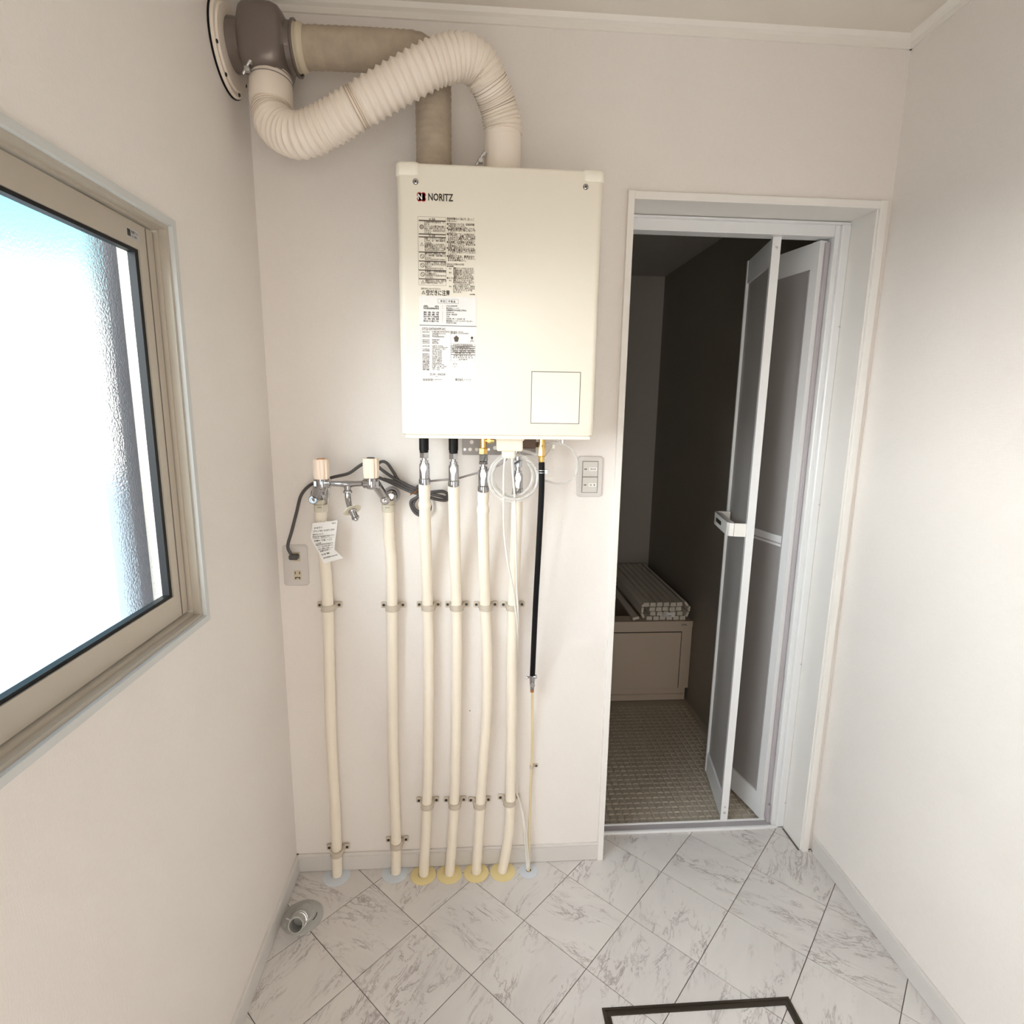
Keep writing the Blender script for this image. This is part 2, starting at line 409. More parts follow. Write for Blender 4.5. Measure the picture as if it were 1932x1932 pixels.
def struct(o): return tag(o, kind='structure')
b = MB(); b.box((0, 0, -.0), (DX0+.006, .125, CZ+.05)); b.box((DX1-.006, 0, 0), (WX+.15, .125, CZ+.05)); b.box((DX0+.006, 0, DZ-.006), (DX1-.006, .125, CZ+.05))
b.box((0, 0, -.06), (WX+.15, .1, -.012))
struct(b.build('wall_back', 'wall', smooth=False))
b = MB(); hy0, hy1, hz0, hz1 = WY0+.008, WY1-.008, WZ0+.008, WZ1-.008
b.box((-.05, BY-.1, -.06), (0, hy0, CZ+.05)); b.box((-.05, hy1, -.06), (0, .125, CZ+.05))
b.box((-.05, hy0, -.06), (0, hy1, hz0)); b.box((-.05, hy0, hz1), (0, hy1, CZ+.05))
struct(b.build('wall_left', 'wall', smooth=False))
b = MB(); b.box((WX, BY-.1, -.06), (WX+.15, 0, CZ+.05)); struct(b.build('wall_right', 'wall', smooth=False))
b = MB(); b.box((0, BY-.1, -.06), (WX, BY, CZ+.05)); struct(b.build('wall_front', 'wall', smooth=False))
b = MB(); b.box((-.14, BY-.1, CZ), (WX+.15, .125, CZ+.1)); struct(b.build('ceiling', 'ceil', smooth=False))

# crown moulding
def crown(name, a, bb, inward):
    mb = MB(); a = Vector(a); bb = Vector(bb); iw = Vector(inward)
    prof = [(0, -.026), (.006, -.026), (.008, -.013), (.012, -.011), (.017, -.009), (.024, 0), (0, 0)]
    poly = [a+iw*p+Vector((0, 0, z)) for p, z in prof]
    mb.prism(poly, bb-a); o = struct(mb.build(name, 'trim', smooth=False)); return o
crown('trim_2', (0, 0, CZ), (WX, 0, CZ), (0, -1, 0)); crown('trim_3', (WX, 0, CZ), (WX, BY, CZ), (-1, 0, 0)); crown('trim_4', (0, 0, CZ), (0, BY, CZ), (1, 0, 0))
def baseb(name, a, bb, inward):
    mb = MB(); a = Vector(a); bb = Vector(bb); iw = Vector(inward)
    prof = [(0, 0), (.0055, 0), (.0055, .0018), (.0085, .0018), (.0085, .050), (.0065, .0515), (.0085, .053), (.0085, .058), (.006, .061), (0, .061)]
    mb.prism([a+iw*p+Vector((0, 0, z)) for p, z in prof], bb-a)
    return struct(mb.build(name, 'base', smooth=False))
baseb('baseboard_back', (0, 0, 0), (DX0, 0, 0), (0, -1, 0)); baseb('baseboard_left', (0, 0, 0), (0, BY, 0), (1, 0, 0)); baseb('baseboard_right', (WX, -.02, 0), (WX, BY, 0), (-1, 0, 0))

# floor: base slab and every marbled diamond piece
b = MB(); b.box((-.02, BY, -.05), (WX+.02, .105, -.0022)); floor = struct(b.build('floor', 'grout', smooth=False))
def clip(poly, rect):
    x0, y0, x1, y1 = rect
    for ax, val, sg in ((0, x0, 1), (0, x1, -1), (1, y0, 1), (1, y1, -1)):
        out = []
        for i in range(len(poly)):
            p, q = poly[i-1], poly[i]; dp, dq = (p[ax]-val)*sg, (q[ax]-val)*sg
            if dp >= 0: out.append(p)
            if dp*dq < 0: t = dp/(dp-dq); out.append((p[0]+(q[0]-p[0])*t, p[1]+(q[1]-p[1])*t))
        poly = out
        if len(poly) < 3: return []
    return poly
TS, TA, TO = .2132, .7886, (.3977, -.2158)
da = Vector((math.cos(TA), -math.sin(TA)))*TS; db = Vector((math.sin(TA), math.cos(TA)))*TS
HX0, HX1, HY1 = .868, 1.343, -.470   # floor hatch outer edges
for i in range(-9, 14):
    for j in range(-13, 12):
        o = Vector(TO)+da*i+db*j; cpt = o+(da+db)/2
        g = .0011/TS
        quad = [o+da*g+db*g, o+da*(1-g)+db*g, o+da*(1-g)+db*(1-g), o+da*g+db*(1-g)]
        quad = [(q.x, q.y) for q in quad]
        polys = [clip(quad, r) for r in ((.004, HY1, WX-.004, -.004), (.004, BY+.004, HX0, HY1), (HX1, BY+.004, WX-.004, HY1), (HX0, BY+.004, HX1, HY1-.475), (HX0+.018, HY1-.457, HX1-.018, HY1-.018), (DX0+.02, -.004, DX1-.036, .1))]
        polys = [p for p in polys if len(p) >= 3]
        if not polys: continue
        mb = MB()
        for p in polys: mb.prism([(x, y, -.0022) for x, y in p], (0, 0, .0022))
        mb.build('tile', 'marble', floor, smooth=False)

# dark floor hatch rim let into the floor
hatch = thing('floor_hatch_frame', ((HX0+HX1)/2, HY1-.24, 0), 'dark bronze square rim of the floor hatch at the bottom edge', 'floor hatch')
b = MB()
for d0, d1, z in ((0, .006, .0035), (.006, .011, .0015), (.011, .018, .003)):
    a = (HX0+d0, HY1-.475+d0, HX1-d0, HY1-d0); c = (HX0+d1, HY1-.475+d1, HX1-d1, HY1-d1)
    O = [(a[0], a[1]), (a[2], a[1]), (a[2], a[3]), (a[0], a[3])]; I = [(c[0], c[1]), (c[2], c[1]), (c[2], c[3]), (c[0], c[3])]
    for k in range(4):
        l = (k+1) % 4; b.prism([(*O[k], 0), (*O[l], 0), (*I[l], 0), (*I[k], 0)], (0, 0, z))
b.build('rim', 'hatch', hatch, smooth=False)

# ------------------------------------------------------------------ door casing (wooden lining of the doorway)
tr = bpy.data.objects.new('trim_1', None); tr.location = (DX0, 0, 0); C.objects.link(tr); struct(tr)
JX0, JX1, JZ = DX0+.018, 1.648, 1.993
b = MB(); b.box((DX0, -.012, 0), (JX0, .125, DZ), .001); b.build('left_jamb', 'casing', tr, smooth=False)
b = MB(); b.box((JX1+.004, -.012, 0), (DX1-.004, .125, DZ), .001); b.box((JX1, -.003, 0), (JX1+.006, .125, JZ)); b.build('right_jamb', 'casing', tr, smooth=False)
b = MB(); b.box((JX0, -.011, JZ), (JX1+.006, .125, DZ-.001), .001); b.build('head_jamb', 'casing', tr, smooth=False)

# ------------------------------------------------------------------ folding bathroom door
door = bpy.data.objects.new('door_1', None); door.location = (1.3, .12, 0); C.objects.link(door); struct(door)
b = MB()
FX0, FX1, FZ = 1.0, 1.610, 1.955
b.box((JX0, .118, .0), (FX0, .160, FZ+.03)); b.box((FX1, .112, 0), (JX1, .160, FZ+.035), .002); b.box((FX0, .114, FZ), (FX1, .160, FZ+.035), .002)
b.box((JX0+.001, .100, FZ+.030), (JX1-.001, .120, JZ-.002), .001); b.box((FX1+.012, .098, 0.0), (JX1, .115, FZ+.03), .003)
b.build('door_frame', 'alu_white', door, smooth=False)
b = MB(); b.box((JX0, .098, -.002), (JX1, .108, .008), .0015); b.box((JX0, .106, -.01), (FX1+.01, .134, .004)); b.box((JX0, .134, -.01), (FX1, .140, .010), .0015)
b.build('sill', 'alu_white', door, smooth=False)
b = MB(); b.box((JX0+.002, .109, .002), (FX1, .133, .0055)); b.build('sill_track', 'lilac', door, smooth=False)
for k, (u, v) in enumerate(((1163, 1566), (1296, 1560), (1443, 1555))):
    p = PZ(u, v, .0105); MB().cyl((p.x, .105, .0095), (p.x, .105, .0112), .0022, seg=10).build('screw', 'steel', door)
for z in (.10, .62, 1.16, 1.70):
    MB().cyl((JX1-.004, .0975, z), (JX1-.004, .0992, z), .003, seg=10).build('screw', 'steel', door)
def leaf(a, c, z0, z1, stile0, stile1, rail_b, rail_t, thick=.024, side=1):
    """one framed leaf standing on the line a->c (plan); pieces built as parts"""
    a = Vector((*a, 0)); c = Vector((*c, 0)); L = (c-a).length; d = (c-a)/L; nrm = Vector((-d.y, d.x, 0))
    def bx(s0, s1, t0, t1, za, zb, name, m, parent):
        mb = MB(); mb.prism([a+d*s0+nrm*t0+Vector((0, 0, za)), a+d*s1+nrm*t0+Vector((0, 0, za)), a+d*s1+nrm*t1+Vector((0, 0, za)), a+d*s0+nrm*t1+Vector((0, 0, za))], (0, 0, zb-za))
        return mb.build(name, m, parent, smooth=False)
    h = thick/2
    fr = bx(0, stile0, -h, h, z0, z1, 'door_leaf', 'alu_white', door)
    bx(L-stile1, L, -h, h, z0, z1, 'stile', 'alu_white', fr)
    bx(stile0, L-stile1, -h*.8, h*.8, z0, z0+rail_b, 'bottom_rail', 'alu_white', fr)
    bx(stile0, L-stile1, -h*.8, h*.8, z1-rail_t, z1, 'top_rail', 'alu_white', fr)
    bx(stile0, L-stile1, -.003, .003, z0+rail_b, z1-rail_t, 'pane', 'doorpane', fr)
    return fr, a, d, nrm, L, bx
# leaf with the handle: its free edge faces the room
fB, aB, dB, nB, LB, bxB = leaf((1.447, .136), (1.506, .418), .010, 1.955, .016, .012, .085, .075)
# leaf hinged on the right jamb
fA, aA, dA, nA, LA, bxA = leaf((1.592, .138), (1.532, .425), .010, 1.950, .030, .014, .085, .075)
bxA(.03, LA-.014, -.0105, .0105, 1.005, 1.040, 'mid_rail', 'alu_white', fA)
bxA(.03, LA-.014, -.0125, .0125, 1.013, 1.017, 'mid_rail_groove', 'lilac', fA)
bxA(.031, .0335, -.013, .013, .10, 1.87, 'pane_bead', 'lilac', fA)
b = MB(); b.box((1.596, .128, .016), (1.608, .150, 1.945), .002); b.build('hinge_strip', 'lilac', door, smooth=False)
b = MB(); b.box((1.597, .120, .004), (1.609, .140, .075), .002); b.build('pivot_block', 'lilac', door, smooth=False)
for z, r in ((.040, .0045), (.062, .0028), (1.925, .0035)):
    p = aB+dB*(-.0005); MB().lathe((p.x, p.y, z), -dB, [(0, r), (.0012, r), (.002, r*.6)], 14).build('screw', 'steel', fB)
# towel-rail style handle on the left face
def hp(s, t, z): return aB+dB*s+nB*t+Vector((0, 0, z))
b = MB()
z0, z1 = 1.045, 1.088
path = [(.012, .010), (.012, .048), (.018, .060), (.028, .064), (.215, .064), (.228, .060), (.236, .048), (.236, .010)]
for k in range(len(path)-1):
    (s0, t0), (s1, t1) = path[k], path[k+1]; dd = Vector((s1-s0, t1-t0)); nn = Vector((-dd.y, dd.x)).normalized()*.004
    b.prism([hp(s0-nn.x, t0-nn.y, z0), hp(s1-nn.x, t1-nn.y, z0), hp(s1+nn.x, t1+nn.y, z0), hp(s0+nn.x, t0+nn.y, z0)], (0, 0, z1-z0))
b.prism([hp(.028, .046, z1-.004), hp(.215, .046, z1-.004), hp(.215, .064, z1-.004), hp(.028, .064, z1-.004)], (0, 0, .004))
tag(b.build('handle', 'casing', fB, smooth=False), 'white horizontal bar handle')
b = MB(); b.prism([hp(.11, .0675, 1.060), hp(.185, .0675, 1.060), hp(.185, .0686, 1.060), hp(.11, .0686, 1.060)], (0, 0, .014)); b.build('handle_slot', 'bathdark', fB, smooth=False)

# ------------------------------------------------------------------ window
win = bpy.data.objects.new('window_1', None); win.location = (0, (WY0+WY1)/2, WZ0); C.objects.link(win); struct(win)
MB().frame((WY0, WZ0, WY1, WZ1), (WY0+.013, WZ0+.013, WY1-.013, WZ1-.013), 'x', -.055, .006).build('window_casing', 'grey_trim', win, smooth=False)
MB().frame((WY0+.013, WZ0+.013, WY1-.013, WZ1-.013), (WY0+.020, WZ0+.020, WY1-.020, WZ1-.020), 'x', -.09, -.002).build('window_frame', 'alu_beige', win, smooth=False)
MB().frame((WY0+.013, WZ0+.013, WY1-.013, WZ1-.013), (WY0+.024, WZ0+.026, WY1-.024, WZ1-.024), 'x', -.09, -.016).build('track', 'alu_beige', win, smooth=False)
ym = (WY0+WY1)/2
def sash(y0, y1, x0, x1, sticker):
    z0, z1 = WZ0+.029, WZ1-.027; w = .046
    s = MB().frame((y0, z0, y1, z1), (y0+w, z0+w, y1-w, z1-w+.004), 'x', x0, x1).build('sash', 'alu_beige', win, smooth=False)
    MB().frame((y0+w, z0+w, y1-w, z1-w+.004), (y0+w+.006, z0+w+.006, y1-w-.010, z1-w-.002), 'x', (x0+x1)/2-.004, x1-.003).build('gasket', 'black', s, smooth=False)
    xm_ = (x0+x1)/2-.002; MB().add([(xm_, y0+w+.001, z0+w+.001), (xm_, y1-w-.001, z0+w+.001), (xm_, y1-w-.001, z1-w+.003), (xm_, y0+w+.001, z1-w+.003)], [(0, 1, 2, 3)]).build('pane', 'glass', s, smooth=False, fix=False)
    MB().box((x1, y1-.0235, z0+.001), (x1+.0008, y1-.0215, z1-.001)).build('stile_groove', 'grout', s, smooth=False)
    if sticker:
        st = MB().box((x1, -.545, 1.7215), (x1+.0005, -.508, 1.7375)).build('label_sticker', 'silver', s, smooth=False)
    return s
s1 = sash(ym-.02, WY1-.027, -.048, -.024, True); s2 = sash(WY0+.027, ym+.02, -.082, -.058, False)
b = MB()
def wp(a, c): return (-.0232, a, c)
b.add([wp(-.543, 1.724), wp(-.534, 1.724), wp(-.534, 1.735), wp(-.543, 1.735)], [(0, 1, 2, 3)])
text_mesh(b, '\u9632\u97f3\u30b5\u30c3\u30b7', -.531, 1.730, -.511, 1.735, wp); text_mesh(b, 'T-2  \u5f37\u5316', -.531, 1.724, -.516, 1.728, wp)
b.build('sticker_print', 'ink', s1, smooth=False, fix=False)

# outside: dark drainpipe just beyond the glass, pale ground, siding
gp = PX(205, 450, -.26); gq = PX(272, 1150, -.26); gy = (gp.y+gq.y)/2
b = MB(); b.tube([(-.26, gy-.02, -.3), (-.26, gy-.02, 3.2)], .043, 24)
for z in (.6, 1.9): b.lathe((-.26, gy-.02, z), (0, 0, 1), [(0, .043), (0, .047), (.03, .047), (.03, .043)], 24)
tag(b.build('drainpipe', 'gutter'), 'dark vertical drainpipe outside, blurred through the pebbled window glass', 'drainpipe')
b = MB(); b.box((-14, -12, -.45), (-.14, 14, -.40)); struct(b.build('ground', 'ground', smooth=False))

# ------------------------------------------------------------------ bathroom behind the doorway
BX0, BX1, BY0, BY1, BZ = .03, 1.637, .15, 1.73, 2.19
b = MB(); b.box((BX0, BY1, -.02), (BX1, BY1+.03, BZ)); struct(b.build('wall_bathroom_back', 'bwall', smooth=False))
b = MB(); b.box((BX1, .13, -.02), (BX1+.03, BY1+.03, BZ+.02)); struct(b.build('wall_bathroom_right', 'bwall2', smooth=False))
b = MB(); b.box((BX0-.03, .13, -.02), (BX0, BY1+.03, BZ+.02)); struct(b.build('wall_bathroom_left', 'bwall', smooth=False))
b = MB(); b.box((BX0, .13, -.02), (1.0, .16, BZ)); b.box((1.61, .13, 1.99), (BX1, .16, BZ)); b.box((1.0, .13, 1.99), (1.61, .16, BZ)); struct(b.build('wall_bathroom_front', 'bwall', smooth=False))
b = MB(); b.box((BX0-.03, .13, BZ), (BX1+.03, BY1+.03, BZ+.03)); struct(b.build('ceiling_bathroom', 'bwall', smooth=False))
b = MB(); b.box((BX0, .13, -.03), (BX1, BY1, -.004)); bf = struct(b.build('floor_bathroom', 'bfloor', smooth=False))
b = MB(); st = .0272; y = .155
while y < .96:
    x = 1.60
    while x > .62:
        w = st*.44; h0 = -.004; h1 = -.0008; t = .004
        b.add([(x-w, y-w, h0), (x+w, y-w, h0), (x+w, y+w, h0), (x-w, y+w, h0), (x-w+t, y-w+t, h1), (x+w-t, y-w+t, h1), (x+w-t, y+w-t, h1), (x-w+t, y+w-t, h1)],
              [(4, 5, 6, 7), (0, 1, 5, 4), (1, 2, 6, 5), (2, 3, 7, 6), (3, 0, 4, 7)])
        x -= st
    y += st
tag(b.build('raised_squares', 'bfloor', bf, smooth=False, fix=False), kind='stuff')

# bathtub
TY0, TY1, TZ, TX0 = .985, BY1-.003, .428, BX0+.003
tub = thing('bathtub', (.83, 1.35, 0), 'cream bathtub with a flat access panel, in the dark bathroom', 'bathtub')
TX1 = BX1-.002
b = MB()
o4 = [(TX0, TY0), (TX1, TY0), (TX1, TY1), (TX0, TY1)]
def rr(x0, y0, x1, y1, r, n=6):
    out = []
    for cx, cy, a0 in ((x1-r, y0+r, -90), (x1-r, y1-r, 0), (x0+r, y1-r, 90), (x0+r, y0+r, 180)):
        for k in range(n+1): a = math.radians(a0+90*k/n); out.append((cx+r*math.cos(a), cy+r*math.sin(a)))
    return out
hole = rr(TX0+.08, TY0+.07, TX1-.08, TY1-.06, .10)
low = rr(TX0+.16, TY0+.13, TX1-.18, TY1-.12, .10)
b.box((TX0, TY0, .070), (TX1, TY0+.02, TZ-.03)); b.box((TX0, TY1-.02, .07), (TX1, TY1, TZ-.03))
b.build('body', 'bath', tub, smooth=False)
def ringed(loops, name, m, close_bottom=False):
    mb = MB(); n = len(loops[0]); vs = [p for l in loops for p in l]; fs = []
    for i in range(len(loops)-1):
        for k in range(n): fs.append((i*n+k, i*n+(k+1) % n, (i+1)*n+(k+1) % n, (i+1)*n+k))
    if close_bottom: fs.append(tuple((len(loops)-1)*n+k for k in range(n)))
    mb.add(vs, fs); return mb.build(name, m, tub)
outer = []
for (hx, hy) in hole:
    ox = min(max((hx-.83)*3+.83, TX0), TX1); oy = min(max((hy-1.35)*3+1.35, TY0-.004), TY1); outer.append((ox, oy))
ringed([[(x, y, TZ-.032) for x, y in outer], [(x, y, TZ-.002) for x, y in outer], [(x, y, TZ) for x, y in hole]], 'rim', 'bath')
ringed([[(x, y, TZ) for x, y in hole], [(x, y, TZ-.015) for x, y in hole], [(x, y, .10) for x, y in low]], 'basin', 'bath', True)
pr = PY(1281.6, 1245, TY0).x; pt = PY(1270, 1193, TY0).z
b = MB(); b.box((TX0+.12, TY0-.0005, .071), (pr+.004, TY0+.001, pt+.004)); b.build('panel_gap', 'bathdark', tub, smooth=False)
b = MB(); b.box((TX0+.124, TY0-.004, .072), (pr, TY0, pt), .0015); b.build('access_panel', 'bath', tub, smooth=False)
b = MB(); b.box((TX0, TY0+.012, .0), (TX1-.01, TY0+.03, .07)); b.box((TX0, TY0+.002, .03), (TX1-.02, TY0+.012, .036)); b.build('kick_board', 'bath', tub, smooth=False)
b = MB(); lp = PY(1286, 1180, TY0-.0045); text_mesh(b, 'LIXIL', lp.x, lp.z, lp.x+.028, lp.z+.008, lambda a, c: (a, TY0-.0045, c)); b.build('maker_mark', 'ink', tub, smooth=False, fix=False)

# rolled slatted bath lid lying front to back on the right end of the tub
roll = thing('rolled_bath_lid', (1.51, 1.33, TZ), 'rolled-up white slatted bath lid resting on the tub rim', 'bath lid')
sw, sh, y0, y1 = .0335, .0225, TY0+.008, TY1-.03
def slat(cx, cz, ang, w=sw*.86, h=sh*.88):
    ca, sa = math.cos(ang), math.sin(ang)
    prof = [(-w/2, -h/2+.002), (-w/2+.002, -h/2), (w/2-.002, -h/2), (w/2, -h/2+.002), (w/2-.002, h/2), (-w/2+.002, h/2)]
    mb = MB(); dy = random.uniform(-.003, .003)
    mb.prism([(cx+px*ca-pz*sa, y0+dy, cz+px*sa+pz*ca) for px, pz in prof], (0, y1-y0, 0))
    return mb.build('slat', 'lid', roll, smooth=False)
random.seed(4)
xr = BX1-.052
for r_ in range(4):
    n_ = 6 if r_ in (0, 3) else 5
    for k in range(n_):
        slat(xr-(k+(.0 if r_ in (0, 3) else .3))*sw-.006*r_, TZ+.0115+r_*.0232, random.uniform(-.06, .06)*(1 if r_ else .1))
for cx, cz, a in ((xr+.022, TZ+.030, 1.2), (xr+.030, TZ+.058, 1.5), (xr+.016, TZ+.082, 2.2), (xr-6.0*sw, TZ+.026, -1.1), (xr-6.1*sw, TZ+.054, 1.55), (xr-5.9*sw, TZ+.080, .8)):
    slat(cx, cz, a, sw*.8, sh*.5)
slat(xr-7.0*sw, TZ+.012, .25, sw, sh*.6)
b = MB(); lx = xr-3.4*sw; b.box((lx, y0-.006, TZ+.018), (lx+.072, y0-.0052, TZ+.042)); lab = b.build('paper_label', 'paper', roll, smooth=False)
b = MB(); text_mesh(b, '\u98a8\u5442\u3075\u305f', lx+.004, TZ+.030, lx+.030, TZ+.039, lambda a, c: (a, y0-.0065, c)); text_mesh(b, '70\u00d7120', lx+.004, TZ+.021, lx+.055, TZ+.027, lambda a, c: (a, y0-.0065, c))
b.build('label_print', 'ink', lab, smooth=False, fix=False)

# ================================================================== WATER HEATER
X0, X1, Z0, Z1, YF = .3855, .8402, 1.3835, 1.966, -.25
heater = thing('water_heater', ((X0+X1)/2, -.13, Z0), 'large cream wall-hung water heater with stickers, above the row of pipes', 'water heater')
def rbox_z(mb, x0, y0, x1, y1, z0, z1, r, n=6, cap=.004):
    loops = []
    for z, ins in ((z0, cap), (z0+cap, 0), (z1-cap*1.5, 0), (z1-cap*.4, cap*.5), (z1, cap*1.5)):
        loops.append([(x, y, z) for x, y in rr(x0+ins, y0+ins, x1-ins, y1, r, n)])
    n_ = len(loops[0]); vs = [p for l in loops for p in l]; fs = [tuple(range(n_))[::-1], tuple((len(loops)-1)*n_+k for k in range(n_))]
    for i in range(len(loops)-1):
        for k in range(n_): fs.append((i*n_+k, i*n_+(k+1) % n_, (i+1)*n_+(k+1) % n_, (i+1)*n_+k))
    return mb.add(vs, fs)
b = MB(); rbox_z(b, X0, YF, X1, -.012, Z0, Z1, .014); b.build('front_cover', 'heater', heater, angle=50)
b = MB(); b.box((X0+.008, YF+.008, Z0-.008), (X1-.008, -.012, Z0+.001), .001); b.build('base_plate', 'heater', heater, smooth=False)
def HF(u, v, o=.0006): return PY(u, v, YF-o)
for k, (ua, va, ub, vb, uc) in enumerate(((747, 304, 793, 332, 0), (1098, 316, 1141, 344, 1))):
    xa = X0-.0018 if k == 0 else HF(ua, 330).x; xb = HF(ub, 320).x if k == 0 else X1+.0018; zb = HF((ua+ub)/2, vb).z
    b = MB(); rbox_z(b, xa, YF-.0022, xb, YF+.05, zb, Z1+.002, .012); b.build('corner_cap', 'heater', heater, angle=50)
for u, v in ((784, 343), (1105, 353)):
    p = HF(u, v, 0)
    s_ = MB().lathe(p, (0, -1, 0), [(0, .0068), (.0008, .0068), (.0012, .0062)], 24).build('screw_washer', 'heater2', heater)
    MB().lathe(p+Vector((0, -.001, 0)), (0, -1, 0), [(0, .0054), (.0022, .0054), (.003, .0038), (.0028, .0022), (.0020, 0)], 20).build('screw_head', 'chrome', s_)
    MB().lathe(p+Vector((0, -.0036, 0)), (0, -1, 0), [(0, .0018), (.0006, .0018), (.0006, 0)], 12).build('screw_recess', 'hole', s_)
    MB().lathe(p+Vector((0, -.0010, 0)), (0, -1, 0), [(0, .0062), (.0003, .0062), (.0003, .0052)], 20).build('screw_shadow_gap', 'hole', s_)
# printed name and clover mark
def hpl(a, c): return (a, YF-.0007, c)
def fbox(mb, s, u0, v0, u1, v1, place=hpl, fit=True):   # letters of s between two image corners on the front face
    p = HF(u0, v1); q = HF(u1, v0); text_mesh(mb, s, p.x, p.z, q.x, q.z, place, fit)
def rect(mb, u0, v0, u1, v1, w=None, place=hpl):
    p = HF(u0, v1); q = HF(u1, v0); x0, z0, x1, z1 = p.x, p.z, q.x, q.z
    def f(a, b_, c, d): mb.add([place(a, b_), place(c, b_), place(c, d), place(a, d)], [(0, 1, 2, 3)])
    if w is None: return f(x0, z0, x1, z1)
    f(x0, z0, x1, z0+w); f(x0, z1-w, x1, z1); f(x0, z0, x0+w, z1); f(x1-w, z0, x1, z1)
def disc(mb, u, v, r0, r1, place=hpl, n=20):
    p = HF(u, v); vs = []
    for k in range(n):
        a = 2*math.pi*k/n; vs += [place(p.x+r0*math.cos(a), p.z+r0*math.sin(a)), place(p.x+r1*math.cos(a), p.z+r1*math.sin(a))]
    mb.add(vs, [(2*k, 2*k+1, (2*k+3) % (2*n), (2*k+2) % (2*n)) for k in range(n)])
def tri(mb, u, v, s, place=hpl, w=.0006):
    p = HF(u, v); o_ = [(p.x+s*math.sin(a), p.z+s*math.cos(a)) for a in (0, 2.094, 4.189)]; i_ = [(p.x+(s-2*w)*math.sin(a), p.z+(s-2*w)*math.cos(a)) for a in (0, 2.094, 4.189)]
    mb.add([place(*q) for q in o_+i_], [(k, (k+1) % 3, 3+(k+1) % 3, 3+k) for k in range(3)])
    mb.add([place(p.x-.0003, p.z-s*.1), place(p.x+.0003, p.z-s*.1), place(p.x+.0003, p.z+s*.4), place(p.x-.0003, p.z+s*.4)], [(0, 1, 2, 3)])
b = MB(); fbox(b, 'NORITZ', 808, 366, 855, 378.5)
b.build('name_lettering', 'ink', heater, smooth=False, fix=False)
b = MB(); cc = HF(795, 371.5); R = .0052
for dx, dz in ((-1, 1), (1, 1), (-1, -1), (1, -1)):
    vs = [hpl(cc.x+dx*.0045+R*math.cos(a*.3927), cc.z+dz*.0042+R*math.sin(a*.3927)) for a in range(16)]; b.add(vs, [tuple(range(16))])
b.add([hpl(cc.x-.008, cc.z-.0075), hpl(cc.x+.008, cc.z-.0075), hpl(cc.x+.008, cc.z+.0075), hpl(cc.x-.008, cc.z+.0075)], [(0, 1, 2, 3)])
lg = b.build('clover_mark', 'red', heater, smooth=False, fix=False)
b = MB(); fbox(b, 'N', 788.5, 366, 796.5, 376.5, lambda a, c: (a, YF-.0011, c)); b.build('clover_letter', 'paper', lg, smooth=False, fix=False)

b = MB(); w = .0004
rect(b, 790, 410, 841, 537.5, w)
for v in (416.5, 442, 447.5, 476, 493, 510, 526.5): rect(b, 790, v, 841, v+.3)
tri(b, 811, 413.5, .0026); fbox(b, '\u8b66\u544a', 815, 411.5, 821, 415.5); tri(b, 811, 444.5, .0026); fbox(b, '\u6ce8\u610f', 815, 442.8, 821, 446.8)
disc(b, 795.5, 428, .0028, .0046); disc(b, 795.5, 428, 0, .0014)
tri(b, 796, 461.5, .0048); disc(b, 796.5, 483.5, .0035, .0046); disc(b, 797, 500.5, .0035, .0046); disc(b, 797.5, 517.5, .0035, .0046); tri(b, 798, 532.5, .0048)
for u, v in ((796.5, 483.5), (797, 500.5), (797.5, 517.5)):
    p = HF(u, v); b.add([hpl(p.x-.003, p.z+.0024), hpl(p.x-.0024, p.z+.003), hpl(p.x+.003, p.z-.0024), hpl(p.x+.0024, p.z-.003)], [(0, 1, 2, 3)])
